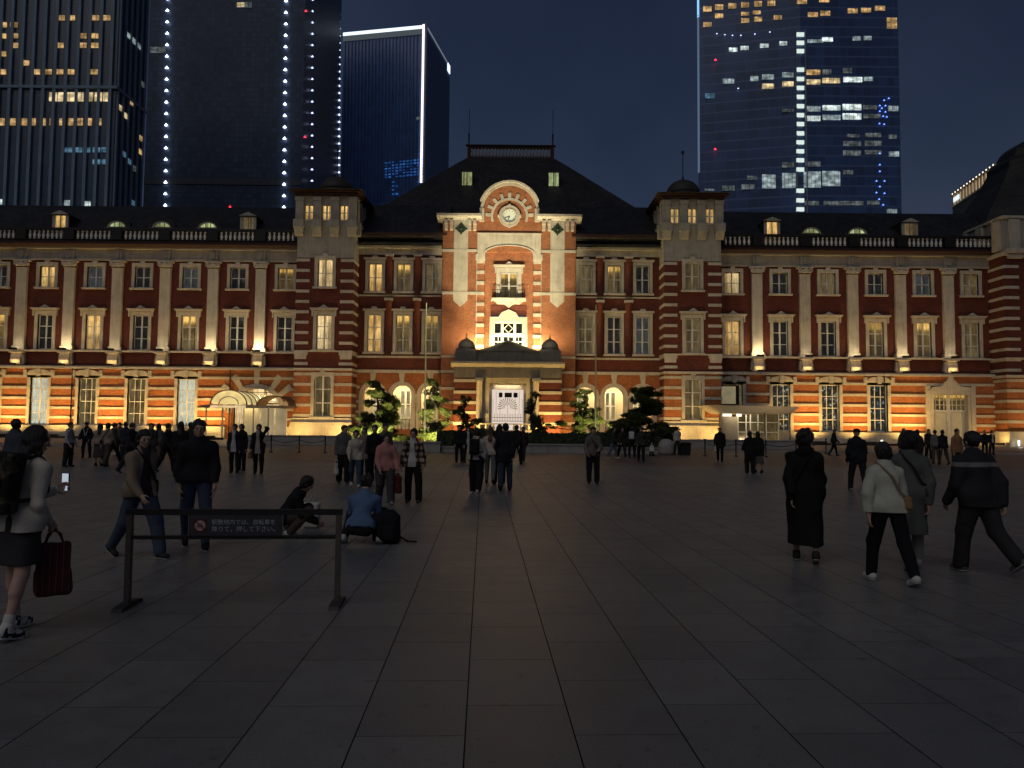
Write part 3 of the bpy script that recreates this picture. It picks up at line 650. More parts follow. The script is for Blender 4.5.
# entrance
m=MB(); h=2.1
m.box(-h,-h+.35,YF+.25,YF+1.6,0,zq(378)); m.box(h-.35,h,YF+.25,YF+1.6,0,zq(378)); m.box(-h+.35,h-.35,YF+.25,YF+1.6,zq(383),zq(378))
h2=1.75; m.box(-h2,-1.5,YF+.7,YF+1.6,0,zq(383)); m.box(1.5,h2,YF+.7,YF+1.6,0,zq(383)); m.box(-1.5,1.5,YF+.7,YF+1.6,zq(389),zq(383))
m.box(-2.95,-h,YF+.5,YF+1.4,0,zq(378)); m.box(h,2.95,YF+.5,YF+1.4,0,zq(378))
part(m,'door_surround',M_STONE)
g=MB(); g.box(-1.5,1.5,YF+1.3,YF+1.34,.4,zq(389)); dl=part(g,'grand_door',M_GLASSW)
g=MB(); zt=zq(389); zb=zq(421.7); yv=YF+1.22
for x0,x1 in ((-.85,-.5),(-.3,.4),(.55,.95)): g.box(x0,x1,yv,yv+.05,zt-.75,zt-.3)
cz0=zb+1.35
for i in range(-7,8):
    a=R(i*14); c,s=math.sin(a),math.cos(a); g.tube([(c*.25,yv,cz0+s*.25),(c*.95,yv,cz0+s*.95)],[.012,.035],5,0,False)
for i in range(19):
    x=-1.4+i*2.8/18; g.tube([(x,yv,zb),(x,yv,zb+.75 if i not in(0,9,18) else zt-.9)],.016,5,0,False)
for z in (zb+.05,zb+.4): g.box(-1.45,1.45,yv-.02,yv+.02,z-.02,z+.02)
for x in (-1.1,-.72,.72,1.1): g.tube([(x,yv,zb+.7),(x,yv,zt-.2)],.014,5,0,False)
g.build('iron_grille',M_DARKM,dl)
m=MB(); zb,ztp=zq(430),zq(423.5)
for i in range(9): 
    x=-2.6+i*.65; m.lathe([(.1,zb),(.17,zb+.2),(.07,zb+.45),(.12,ztp-.1)],(x,YF-.75),8)
m.box(-2.95,2.95,YF-.9,YF-.6,ztp-.1,ztp); m.box(-2.95,2.95,YF-.9,YF-.6,0,zb)
part(m,'porch_balustrade',M_STONE)

# ---- towers beside the centre block
def tower(s,k3,k2,k1,ktop):
    D=72.2; y=-2.8; X0,X1=sorted((s*15.1,s*20.6)); cx=s*17.85; T=lambda v: Z(v,D)
    ho=[window(cx,260.5,288.6,1.45,k3,y,'arch',D,rows=2),window(cx,316.5,351.5,1.45,k2,y,'hood',D,rows=3),window(cx,377,418.5,1.6,k1,y,'arch',D,rows=3)]
    tops=[]
    for i,o in enumerate((-1.72,0,1.72)):
        w=.85; x=cx+o; z0,z1=T(222),T(206.5); m=MB(); m.box(x-w/2-.08,x+w/2+.08,y-.1,y+.2,z0-.1,z0); sash(m,x-w/2,x+w/2,z0,z1,y+.12,2,2,.05,1); wd=part(m,'tower_window',SASH)
        g=MB(); g.box(x-w/2+.01,x+w/2-.01,y+.2,y+.22,z0,z1); g.build('pane',PANE[ktop],wd); tops.append((x-w/2,x+w/2,z0,z1))
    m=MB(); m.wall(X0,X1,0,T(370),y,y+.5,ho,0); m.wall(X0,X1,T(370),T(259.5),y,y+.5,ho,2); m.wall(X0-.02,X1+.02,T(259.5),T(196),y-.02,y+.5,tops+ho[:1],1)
    for a,b in ((X0,X0+.4),(X1-.4,X1)):
        m.box(a,b,y+.5,y+8,0,T(259.5),2); m.box(a-.02 if a==X0 else a,b if a==X0 else b+.02,y+.5,y+8,T(259.5),T(196),1)
    m.box(X0,X1,y+7.6,y+8,0,T(196),0)
    tw=part(m,'tower',[M_BRICK,M_STONEG,M_BRICK_DIM])
    q=MB()
    for i in range(24):
        v=262+i*10.35
        if v>427: break
        zc=T(v)
        for a,b in ((X0-.05,X0+1.25),(X1-1.25,X1+.05)): q.box(a,b,y-.06,y+8.02,zc-.14,zc+.14)
        if v>372: q.wall(X0+1.25,X1-1.25,zc-.13,zc+.13,y-.055,y,ho[2:])
    q.box(X0-.1,X1+.1,y-.28,y+8.1,T(372.3),T(370)); q.box(X0-.06,X1+.06,y-.16,y+8.05,T(353.8),T(352.2)); 
    for a,b in ((X0-.08,X0+1.2),(X1-1.2,X1+.08)): q.prism([(a,T(353)),(b,T(353)),(b-.1,T(361)),(a+.1,T(361))][::-1],y-.15,y-.001)
    q.prism([(X0-.6,0),(X1+.6,0),(X1+.15,T(424)),(X0-.15,T(424))][::-1],y-.5,y-.001); q.box(X0-.12,X1+.12,y-.2,y-.002,T(424),T(419.8))
    q.build('quoins',M_STONE,tw)
    u=MB()
    for i in range(4):
        x=cx-2.58+i*1.72; u.box(x-.38,x+.38,y-.3,y-.02,T(223.5),T(199)); u.box(x-.44,x+.44,y-.36,y-.02,T(203),T(199.5)); u.box(x-.5,x+.5,y-.62,y-.02,T(230.5),T(222.5))
        u.prism([(y-.02,T(238.5)),(y-.3,T(237)),(y-.6,T(230.5)),(y-.02,T(230.5))],x-.42,x+.42,plane='yz')
    for j in range(5):   # the same posts on the side that faces the centre
        yy=y+.6+j*1.6; xs=-s; xe=X0 if s>0 else X1
        a,b=sorted((xe,xe+xs*.28)); u.box(a,b,yy-.3,yy+.3,T(223.5),T(199)); a,b=sorted((xe,xe+xs*.5)); u.box(a,b,yy-.36,yy+.36,T(236),T(223))
    u.build('corbelled_posts',M_STONEG,tw)
    e=MB(); e.box(X0-.35,X1+.35,y-.4,y+8.3,T(197.5),T(195)); e.box(X0-.6,X1+.6,y-.65,y+8.7,T(194.6),T(193.2)); e.build('tower_cornice',M_CORN,tw)
    r=MB(); xc,yc=cx,y+4.0; zt=T(193.2); r.add([(X0-.8,y-.9,zt),(X1+.8,y-.9,zt),(X1+.8,y+8.7,zt),(X0-.8,y+8.7,zt),(xc-1.9,yc-1.9,zt+.9),(xc+1.9,yc-1.9,zt+.9),(xc+1.9,yc+1.9,zt+.9),(xc-1.9,yc+1.9,zt+.9)],[(0,1,5,4),(1,2,6,5),(2,3,7,6),(3,0,4,7),(4,5,6,7),(3,2,1,0)])
    z0=zt+.85; r.lathe([(1.9,z0),(1.9,z0+.25),(1.75,z0+.3)]+[(1.76*math.cos(PI/2*i/9),z0+.3+1.6*math.sin(PI/2*i/9)) for i in range(9)]+[(.14,z0+1.95),(.14,z0+2.2),(.05,z0+2.3),(.045,z0+4.6),(.16,z0+4.75),(.16,z0+4.95),(.02,z0+5.1)],(xc,yc),26)
    r.build('tower_dome',M_COPPER,tw)
tower(-1,'pale','pale','dim','warm'); tower(1,'dim','dim','dim','warm')

# ---- corner pavilions at both ends, under steep roofs with a dome
for s,xi in ((-1,57.5),(1,48.4)):
    y=-2.4; D=72.6; T=lambda v: Z(v,D); X0,X1=sorted((s*xi,s*(xi+24)))
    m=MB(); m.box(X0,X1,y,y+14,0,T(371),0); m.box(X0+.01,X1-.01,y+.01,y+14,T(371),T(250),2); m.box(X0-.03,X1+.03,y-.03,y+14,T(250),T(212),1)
    tw=part(m,'corner_pavilion',[M_BRICK,M_STONEG,M_BRICK_DIM]); q=MB(); e=X0 if s>0 else X1
    for i in range(17):
        v=262+i*10.35
        if v>427: break
        a,b=sorted((e-s*.06,e+s*1.4)); q.box(a,b,y-.07,y+6,T(v)-.14,T(v)+.14)
        if v>372: a,b=sorted((e+s*1.4,e+s*24)); q.box(a,b,y-.06,y,T(v)-.13,T(v)+.13)
    a,b=sorted((e-s*.2,e+s*24)); q.box(a,b,y-.3,y+6,T(373),T(370.5)); q.box(a,b,y-.2,y+6,T(355),T(353)); q.box(a,b,y-.35,y+6,T(251),T(247.5)); q.box(a,b,y-.5,y+6,0,T(427)); q.box(a,b,y-.25,y+6,T(214),T(211.5))
    for j in range(4):
        x=e+s*(1.0+j*3.2); q.box(x-.5,x+.5,y-.25,y,T(245),T(215)); q.box(x-1,x+1,y-.6,y,T(249),T(245)); q.box(x-.7,x+.7,y-.4,y,T(254),T(251))
    for j in range(3):
        yy=y+.8+j*2.6; a,b=sorted((e,e-s*.3)); q.box(a,b,yy-.5,yy+.5,T(245),T(215))
    q.build('quoins',M_STONE,tw)
    r=MB(); xc=s*(xi+12.0); yc=9.0; prof=[(11.6,T(236)),(11.6,T(234)),(8.6,25.6),(6.3,29.0),(5.3,30.9),(5.2,31.6),(4.6,32.2)]+[(4.3*math.cos(PI/2*i/8),32.2+2.5*math.sin(PI/2*i/8)) for i in range(8)]+[(.5,34.8),(.3,36),(.09,36.4),(.06,40)]
    prof=[(r_*1.0,z_) for r_,z_ in prof]
    r.lathe(prof,(xc,yc),8,smooth=False,off=.5); r.build('domed_roof',M_SLATE,tw)
# ------------------------------------------------------------ office towers behind the station
def glass_tower(name,c,c2,px,pz,rough=.35,lines=(.06,.06),spec=.6):
    t=NT(name); t.bsdf(rough,0,spec); co=t.n('ShaderNodeTexCoord'); sx=t.n('ShaderNodeSeparateXYZ'); t.l(co.outputs['Object'],sx.inputs[0])
    h=t.math('ADD',sx.outputs[0],sx.outputs[1])
    fx=t.math('FRACT',t.math('DIVIDE',h,px)); fz=t.math('FRACT',t.math('DIVIDE',sx.outputs[2],pz))
    lx=t.math('LESS_THAN',fx,lines[0]); lz=t.math('LESS_THAN',fz,lines[1]); m=t.math('MAXIMUM',lx,lz)
    cb=t.n('ShaderNodeCombineXYZ'); t.l(t.math('FLOOR',t.math('DIVIDE',h,px)),cb.inputs[0]); t.l(t.math('FLOOR',t.math('DIVIDE',sx.outputs[2],pz)),cb.inputs[1])
    wn=t.n('ShaderNodeTexWhiteNoise'); t.l(cb.outputs[0],wn.inputs[0]); r=t.ramp(wn.outputs[0],[(0,(.75,.75,.75)),(1,(1.2,1.2,1.2))])
    n=t.noise(co.outputs['Object'],.03,4); g=t.ramp(n,[(.35,(.72,.74,.8)),(.65,(1.2,1.18,1.15))])
    col=t.mix(t.mix(c,r,1,'MULTIPLY'),g,1,'MULTIPLY'); t.l(t.mix(col,c2,m),t.b.inputs['Base Color']); return t.m
def room(name,c,s):
    "a lit office behind glass: ceiling lamps above, furniture shapes below"
    t=NT(name); e=t.n('ShaderNodeEmission'); co=t.n('ShaderNodeTexCoord'); v=co.outputs['Object']
    mp=t.n('ShaderNodeMapping'); mp.inputs['Scale'].default_value=(1,1,1.8); t.l(v,mp.inputs[0])
    a=t.ramp(t.noise(mp.outputs[0],.34,2,.5),[(.34,(.35,.35,.35)),(.52,(.85,.85,.85)),(.66,(1.6,1.6,1.6))])
    sx=t.n('ShaderNodeSeparateXYZ'); t.l(v,sx.inputs[0]); fr=t.math('FRACT',t.math('DIVIDE',t.math('ADD',sx.outputs[0],sx.outputs[1]),1.6)); ln=t.math('GREATER_THAN',fr,.12)
    k=t.mix((.35,.35,.35),(1,1,1),ln)
    t.l(t.mix(t.mix(c,a,1,'MULTIPLY'),k,1,'MULTIPLY'),e.inputs[0]); e.inputs[1].default_value=s; t.l(e.outputs[0],t.out.inputs[0]); t.m.cycles.emission_sampling='NONE'; return t.m
RM={'w':room('room_warm',(1,.62,.26),.52),'y':room('room_pale_yellow',(1,.78,.42),.7),'c':room('room_cool',(.66,.82,.84),.42),'b':room('room_blue',(.2,.42,.62),.35),'g':room('room_grey',(.5,.58,.6),.17),'W':room('room_white',(.85,1,.95),.85),'B':room('room_deep_blue',(.05,.2,.65),.42)}
def lit(parent,px,py,w,h,Y,k,off=None,wf=None,plane=None):
    "lit window at a point of a tower's face; w, h in metres"
    p=at(px,py,Y); l=p-parent.location; m=MB()
    if plane=='x': m.box(l.x-.02,l.x+.25,l.y-w/2,l.y+w/2,l.z-h/2,l.z+h/2)
    else: m.box(l.x-w/2,l.x+w/2,l.y-.25,l.y+.05,l.z-h/2,l.z+h/2)
    return m.build('lit_window',RM[k],parent)
# tower A: stone piers, far left
xa=at(116,88,200).x; zs_=at(116,89.5,200).z; TA=thing('office_tower','dark office tower with tall pale ribs and scattered amber windows at the far left','building',(xa,200,0))
m=MB(); m.box(-110,0,0,16,0,170); m.build('tower_body',glass_tower('glass_near_black',(.016,.042,.085),(.03,.055,.095),3.0,3.6,.35,(.0,.10)),TA)
m=MB()
for i in range(37): 
    x=-1.35-i*3.045; m.box(x-.40,x+.40,-.6,0,0,170)
for j in range(6): y=.6+j*2.9; m.box(0,.5,y-.3,y+.3,0,170)
m.box(-110,.6,-.7,-.0,zs_,zs_+.8); m.box(0,.62,0,16,zs_,zs_+.8)
m.build('tower_ribs',mottled("rib_stone",(.19,.26,.34),.2,.3,.6,0),TA)
A=[(25,.77,'w',[(10),(43)]),(18,0,'w',[185,215,288,322]),(36,0,'w',[8,44,250,286]),(45.5,0,'w',[44,181,250,286]),(54,0,'w',[8]),(63,0,'w',[77]),(72,0,'w',[8,110,145,180,213,285]),
   (97,0,'y',[160,185,215,241,270,297,323]),(122,0,'w',[6,40,75,100,130,158,187,214,242,270,298]),(150,0,'b',[207,237,262,291,318]),(162,0,'b',[291,318])]
for y,_,k,xs in A:
    for x in xs: lit(TA,x*.332,y,1.9 if k!='w' or y<100 else 1.3,2.4 if k=='y' else (1.9 if y==122 else 1.3),199.9,k)
for x,y,k in ((87,204,'W'),(68,203,'c'),(1,202,'W')): lit(TA,x,y,1.8,1.4,199.9,k)
for (yy,zz,k) in ((2.2,50,'b'),(5,49.5,'b'),(8,48.5,'b'),(11,64,'b'),(5,76,'b'),(8,75,'b'),(11,74,'g'),(2.2,88,'y'),(5,87,'y'),(14,80,'w'),(14,84,'w'),(8,92,'w'),(11,110,'c'),(5,110,'c'),(8,110,'c'),(5,40,'b'),(2,36,'b'),(14,100,'g')):
    m=MB(); m.box(-.02,.2,yy-1,yy+1,zz-.7,zz+.7); m.build('lit_window',RM[k],TA)
# tower B: wide grey-blue slab with strings of white lamps
x0=at(147,100,300).x; x1=at(303,100,300).x; TB=thing('office_tower','wide slate blue office tower edged with vertical strings of white star lamps','building',(x0,300,0)); wB=x1-x0
m=MB(); xb1=at(311.5,60,312).x-x0; xb2=at(340.5,60,369).x-x0; m.prism([(0,0),(wB,0),(xb1,12),(xb2,69),(0,69)],0,230,plane='xy'); m.build('tower_body',glass_tower('glass_slate_blue',(.05,.075,.13),(.035,.058,.10),1.9,2.1,.45,(.14,.2),.25),TB)
M_LAMP=emit('star_lamp',(.72,.80,1.0),7.0); M_LAMPD=emit('star_lamp_dim',(.6,.7,1.0),2.2); M_RED=emit('red_beacon',(1,.03,.06),3.0)
def star(parent,p,r,mat,name='facade_lamp'):
    m=MB(); r2=r; m.add([(p[0]-r,p[1],p[2]-.3*r),(p[0]+r,p[1],p[2]-.3*r),(p[0],p[1]-r,p[2]-.3*r),(p[0],p[1]+.3*r,p[2]-.3*r),(p[0],p[1],p[2]+1.0*r),(p[0],p[1],p[2]-.6*r)],[(0,2,4),(2,1,4),(1,3,4),(3,0,4),(2,0,5),(1,2,5),(3,1,5),(0,3,5)]); return m.build(name,mat,parent)
for (xc,y0_,n_,dy,Y,r,mat) in ((167.4,-1,19,11.46,299.2,.75,M_LAMP),(286,1,19,11.46,299.2,.75,M_LAMP),(312.5,0,17,11.3,311.2,.6,M_LAMPD),(339.5,14,23,7.2,367,.75,M_LAMPD)):
    for i in range(n_):
        py=y0_+i*dy; pxx=xc-(py/210.0)*(2.2 if xc<300 else .6); p=at(pxx,py,Y)-TB.location
        star(TB,p,r,mat)
for px,py in ((306,11),(305,137),(230,207)): star(TB,at(px,py,299)-TB.location,.6,M_RED,'red_beacon')
lit(TB,244,5,6.4,2.2,299.9,'g'); lit(TB,158,50,6.5,2.4,299.9,'g'); lit(TB,241,5,3,1.8,299.8,'y')
m=MB(); m.box(0,wB,-.3,-.02,at(147,184,300).z,at(147,184,300).z+2.5); m.build('louvre_band',mottled('louvre_dark',(.06,.07,.09),.2,.5,.6,0),TB)
# tower C: lit crown and corner strip
pc=at(426,25,400); pc.z=0; top=at(426,25,400).z; TC=thing('office_tower','dark blue office tower with glowing white roof edge and one bright corner line','building',(pc.x,400,0),math.atan2(-9,47))
L1,L2=48.0,49.0
m=MB(); m.box(-L1,0,0,L2,0,top-2); m.build('tower_body',glass_tower('glass_deep_blue',(.06,.16,.42),(.08,.18,.45),2.0,4.2,.3,(.0,.08)),TC)
m=MB()
for i in range(24): x=-.9-i*2.0; m.box(x-.16,x+.16,-.7,0,0,top-1)
for i in range(24): y=.9+i*2.0; m.box(0,.6,y-.16,y+.16,0,top-1)
m.build('tower_fins',mottled('fin_metal',(.16,.24,.42),.2,.3,.5,0),TC)
M_LED=emit('led_cool',(.72,.86,1.0),1.5); M_LEDP=emit('led_pinkish',(1,.86,.86),1.6); M_LEDD=emit('led_dim',(.5,.6,.7),.35)
m=MB(); m.box(-L1,-1,-.9,-.3,top-2.2,top-.4); m.build('roof_light_strip',M_LED,TC); m=MB(); m.box(-L1,-1,-.85,-.3,top-5.2,top-2.3); m.build('crown_panel',emit('crown_glow',(.45,.55,.62),.14),TC)
m=MB(); m.box(.62,.9,1,L2-8,top-1.6,top-1); m.build('roof_light_strip',M_LEDD,TC); m=MB(); m.box(.62,1.0,L2-8,L2-3,top-6,top-1); m.build('roof_light_strip',M_LED,TC)
zb=at(426,183,400).z; m=MB(); m.box(-1.7,-.5,-1.0,-.72,zb,top); m.build('corner_light_strip',M_LEDP,TC); m=MB(); m.box(.2,.7,-.9,-.3,zb-20,top+2); m.build('corner_mullion',mottled('fin_metal2',(.3,.33,.36),.2,.3,.5,0),TC)
inv=TC.matrix_basis.inverted() if False else (Matrix.Translation(TC.location)@Matrix.Rotation(TC.rotation_euler.z,4,'Z')).inverted()
def litC(px,py,w,h,k):
    d=ray(px,py); o=Vector((CAMX,0,HC)); lo=inv@o; ld=(inv.to_3x3()@d); t=(-.8-lo.y)/ld.y; p=lo+ld*t; m=MB(); m.box(p.x-w/2,p.x+w/2,-.95,-.75,p.z-h/2,p.z+h/2); m.build('lit_window',RM[k],TC)
for i in range(11):
    for j in range(6):
        if (i*7+j*5)%9 in (3,) : continue
        litC(386+i*3.6,163+j*2.9-(i*.35),1.3,.8,'B')
for i,j in ((2,0),(2,1),(2,2),(2,3),(3,1),(3,3),(9,0)): litC(386+i*3.6,182+j*4,1.3,.9,'B')
litC(419,118.5,2.6,1.6,'g')
# tower D: right, many lit floors
pc=at(801,100,300); TD=thing('office_tower','tall dark office tower with many white lit floors and a bright central ladder of lights','building',(pc.x,300,0))
xl=at(700,100,309).x-pc.x; xr=at(899.5,100,300).x-pc.x
m=MB(); m.prism([(xl,9),(0,0),(xr,0),(xr,45),(at(698.0,60,345).x-pc.x,45)],0,230,plane='xy'); m.build('tower_body',glass_tower('glass_navy',(.028,.075,.20),(.075,.13,.28),3.2,4.15,.35,(.03,.16)),TD)
def litD(px,py,w,h,k):
    if px<801:
        f=(801-px)/101.0; Y=300+9*f-.15
    else: Y=299.9
    wpx=w*.4; lit(TD,px,py,wpx,h*.4*1.02,Y,k)
c8=lambda x,y:(684+x*.332,y*.332)
for xs,y,k,h in (([72,108,148,187,226,266],[27,22,18,15,12,10],'w',6),([72,108,187,226],[74,48,62,58],'w',5),([187,222],[42,38],'w',4),([285],[53],'w',5),([355,422],[5,0],'w',5),([388,425],[44,40],'w',5),([508,548,590],[33,31,25],'w',5),([626],[70],'w',12)):
    for x,yy in zip(xs,y):
        a,b=c8(x,yy); litD(a,b,10,h*.9,k)
D_=[(150,150,'W',10,4),(185,145,'W',10,4),(245,138,'W',11,4),(300,131,'W',8,4),(395,124,'c',16,3),(432,119,'W',11,4),(520,116,'c',8,4),(553,115,'c',8,4),
 (140,245,'c',16,5),(213,237,'c',9,5),(260,232,'c',17,5),(318,226,'c',15,5),(388,218,'w',15,5),(430,217,'g',9,5),(492,213,'g',9,5),
 (260,260,'y',17,5),(318,253,'y',15,5),(388,247,'y',15,5),(443,243,'y',18,5),(508,240,'W',19,5),(555,238,'c',9,4),(80,289,'b',11,5),
 (318,333,'g',15,3),(388,328,'c',15,5),(444,325,'W',18,5),(506,323,'W',19,6),(560,323,'g',14,4),(630,327,'c',10,5),(388,357,'W',15,5),(444,354,'c',18,5),(506,351,'W',19,6),(566,350,'g',17,4),
 (570,407,'g',16,4),(628,412,'g',8,4),(506,433,'g',18,5),(570,432,'g',17,5),(506,461,'g',18,5),(570,459,'g',17,4),(632,464,'c',10,5),(510,409,'g',12,3),
 (316,497,'g',14,5),(388,494,'g',15,5),(262,547,'c',18,14),(321,544,'c',17,15),(386,541,'c',17,16),(443,538,'c',18,15),(494,519,'g',10,4),(208,536,'g',12,4),(139,567,'g',17,5),(198,563,'g',17,5),(450,612,'g',20,4),(510,612,'g',20,4),(626,636,'c',10,4),(385,612,'g',15,4),(570,611,'g',12,4),(77,572,'g',10,2)]
for x,y,k,w_,h in D_:
    a,b=c8(x,y); litD(a,b,w_,h,k)
for i,y in enumerate([103,128,153,209,237,264,291,319,346,373,401,428,455,482,510,574,603,630]):
    a,b=c8(351,y); p=at(a,b,299.2)-TD.location; m=MB(); m.box(p.x-1.5,p.x+1.5,-.8,-.3,p.z-.8,p.z+.8); m.build('stair_light',emit('stair_white',(.85,1,.92),.85),TD)
m=MB(); m.box(-2.2,-1.8,-.7,0,60,165); m.box(1.7,2.1,-.7,0,60,165); m.build('stair_mullion',mottled('fin_metal3',(.2,.23,.26),.2,.3,.5,0),TD)
for i in range(14):
    p=at(*c8(48-2*(i%2),18+i*8),311)-TD.location; m=MB(); m.box(xl-.9,xl-.3,8.5,9.6,p.z-1.6,p.z+1.6); m.build('edge_light',emit('edge_blue_a',(.25,.6,1),1.2) if i<5 else emit('edge_blue_b',(.3,.45,.7),.3),TD)
for i in range(9): 
    p=at(*c8(40+(i%2)*1.5,120+i*47),311)-TD.location; m=MB(); m.box(xl-.9,xl-.3,8.5,9.6,p.z-4,p.z+4); m.build('edge_light',emit('edge_blue_b',(.3,.45,.7),.3),TD)
for x,y in [(617,296),(590,318),(607,318),(590,335),(607,337),(600,350),(611,352),(589,372),(603,374),(590,462),(590,496),(590,516),(580,545),(604,545),(590,562),(580,580),(604,582),(588,600),(600,617),(603,302),(596,326)]:
    p=at(*c8(x,y),299.6)-TD.location; star(TD,p,.42,emit('blue_star',(.15,.3,1),2.5))
for x,y in [(96,107),(120,110),(143,112),(168,112),(255,102),(350,88),(360,92),(375,88),(295,95),(210,108),(160,271)]:
    p=at(*c8(x,y),302+(0 if x>351 else (351-x)*.022))-TD.location; p.y-=1.5; star(TD,p,.35,M_LAMPD,'spot_lamp')
for x,y in ((93,184),(92,452)): 
    p=at(*c8(x,y),306)-TD.location; p.y-=1.0; star(TD,p,.6,M_RED,'red_beacon')
# block E: low block with a lit attic, far right
pe=at(995,164.6,200); TE=thing('office_block','lower office block whose lit colonnaded attic shows beside the domed roof','building',(pe.x,200,0)); ang=math.atan2(133-128.8,27)
TE.rotation_euler=(0,0,-ang); zt=pe.z
m=MB(); m.box(0,40,0,27.3,0,zt-3.6); m.box(.5,39,.5,26.8,zt-3.6,zt-.4); m.build('block_body',mottled('block_dark_stone',(.10,.10,.11),.2,.3,.7,0),TE)
m=MB()
for j in range(14): y=.3+j*2.02; m.box(-.15,.3,y-.3,y+.3,zt-3.6,zt-.5)
m.box(-.3,.6,0,27.3,zt-.5,zt); m.box(-.2,.6,0,27.3,zt-4.1,zt-3.6); m.box(0,1.8,-.2,.3,zt-3.6,zt)
m.build('attic_colonnade',mottled('attic_stone',(.5,.45,.36),.2,.3,.7,0),TE)
m=MB(); m.box(.32,.4,.3,27,zt-3.5,zt-.55); m.build('attic_glow',emit('attic_glow',(1,.72,.42),.6),TE)
for j in range(14): m=MB(); y=.3+j*2.0; m.box(-.4,-.3,y-.25,y+.25,zt-.1,zt+.2); m.build('attic_lamp',emit('attic_lamp',(1,.85,.6),2.0),TE)
m=MB(); m.box(-.45,-.3,21.5,25.5,zt-2.8,zt-1.4); m.build('attic_sign',emit('attic_sign',(.85,.95,1),1.0),TE)

# ------------------------------------------------------------ lamps
def lamp(name,kind,loc,d,energy,color,size=None,parent=None,spot=None,blend=.6,rad=.05):
    l=bpy.data.lights.new(name,kind); l.energy=energy; l.color=color
    if kind=='AREA': l.shape='RECTANGLE'; l.size,l.size_y=size; l.spread=R(spot) if spot else PI
    else:
        l.shadow_soft_size=rad
        if kind=='SPOT': l.spot_size=R(spot); l.spot_blend=blend
    o=bpy.data.objects.new(name,l); COL.objects.link(o); o.location=loc; o.rotation_euler=Vector(d).to_track_quat('-Z','Y').to_euler()
    if parent: o.parent=parent
    return o
AMB=(1,.61,.18); WRM=(1,.78,.42)
SY=75
UPG='linear uplights along the wall foot'
def uplight(x,y,z,L,P,col=AMB,d=(0,.30,1),lab='low bronze linear uplight lying at the foot of the striped wall',grp=UPG,spread=None,nm='wall_uplight'):
    t=thing(nm,lab,'lamp',(x,y,z),0,grp); m=MB(); m.box(-L/2,L/2,-.12,.12,-.14,-.02); m.box(-L/2,L/2,-.14,-.11,-.14,.06); m.box(-L/2-.02,-L/2,-.12,.12,-.14,.05); m.box(L/2,L/2+.02,-.12,.12,-.14,.05); m.build('housing',M_DARKM,t)
    lamp('uplight_beam','AREA',(0,0,0),d,P,col,(L,.1),t,spread); return t
UY=SY-2.7; TO=(0,.62,1)
for k in range(1,7):
    uplight(-PX(k),UY,.3,1.9,(0,230,190,245,205,260,180)[k],AMB,TO,spread=105)
uplight(-21.8,UY,.3,1.2,110,AMB,TO); uplight(-28.6,UY,.3,.9,80,AMB,TO)
for k in range(0,4): uplight(PX(k),UY,.3,1.9 if k else 1.5,(130,245,200,235)[k],AMB,TO,spread=105)
uplight(21.4,UY,.3,1.0,80,AMB,TO); uplight(40.6,UY,.3,1.2,100,AMB,TO); uplight(47.3,UY,.3,.9,90,AMB,TO)
for s in (-1,1):
    for o in (-1.9,1.9): uplight(s*17.85+o,SY-4.9,.35,1.5,150,AMB,TO)
    uplight(s*4.0,SY-6.2,.35,1.8,600,AMB,TO); uplight(s*5.9,SY-3.2,.35,1.0,80,AMB,TO)
    uplight(s*52.5 if s>0 else -61,SY-4.3,.35,3,420,AMB,TO)
LG='linear uplights on the string course'
def ledge(x,y,z,L,P,col,d=(0,.22,1),spread=None): uplight(x,y,z,L,P,col,d,'slim bronze linear uplight on the stone ledge above the striped storey',LG,spread,'ledge_uplight')
for s,n in ((-1,6),(1,5)):
    for k in range(n):
        P={(-1,0):110,(-1,1):50,(-1,2):14,(-1,3):14,(-1,4):45,(-1,5):14,(1,0):70,(1,1):12,(1,2):26,(1,3):26,(1,4):12}[(s,k)]
        ledge(s*PX(k),SY-1.15,Z(354)+.02,.7,P,(1,.78,.45),(0,.35,1))
    for k in range(n): ledge(s*PX(k),SY-1.0,Z(370)+.12,.5,9,(1,.62,.25),(0,.3,1))
# centre pavilion: strong warm floods from the porch roof
PZ=Z(361,70.5)
PZ=Z(351.3,70.5)+.2
for x in (-1.5,0,1.5): ledge(x,SY-2.7,PZ,1.3,210,(1,.84,.44),(0,.28,1))
for s in (-1,1):
    ledge(s*3.7,SY-2.9,PZ,2.4,620,(1,.80,.42),(s*.08,.32,1))
# arcade glow
for s in (-1,1):
    t=thing('arcade_lamp','recessed strip lamp in the ceiling of the arcade '+('left' if s<0 else 'right')+' of the porch','lamp',(s*10.9,SY+.9,Z(383,74.5)+.1)); m=MB(); m.box(-3.6,3.6,-.12,.12,.0,.05); m.build('housing',M_DARKM,t)
    lamp('arcade_beam','AREA',(0,0,-.02),(0,.25,-1),420,(1,.83,.42),(7.2,.3),t)
t=thing('porch_lamp','strip lamp inside the head of the porch doorway','lamp',(0,SY-4.0,zf(383,70.5)-.1)); m=MB(); m.box(-1.3,1.3,-.08,.08,0,.05); m.build('housing',M_DARKM,t); lamp('porch_beam','AREA',(0,0,-.02),(0,-.1,-1),22,(1,.85,.6),(2.4,.15),t)
t=thing('entrance_lamp','strip lamp over the arched side entrance with its vaulted canopy','lamp',(-25,SY-.8,4.6)); m=MB(); m.box(-1.5,1.5,-.08,.08,0,.05); m.build('housing',M_DARKM,t); lamp('entrance_beam','AREA',(0,0,-.02),(0,-.2,-1),70,(1,.75,.4),(3,.15),t)
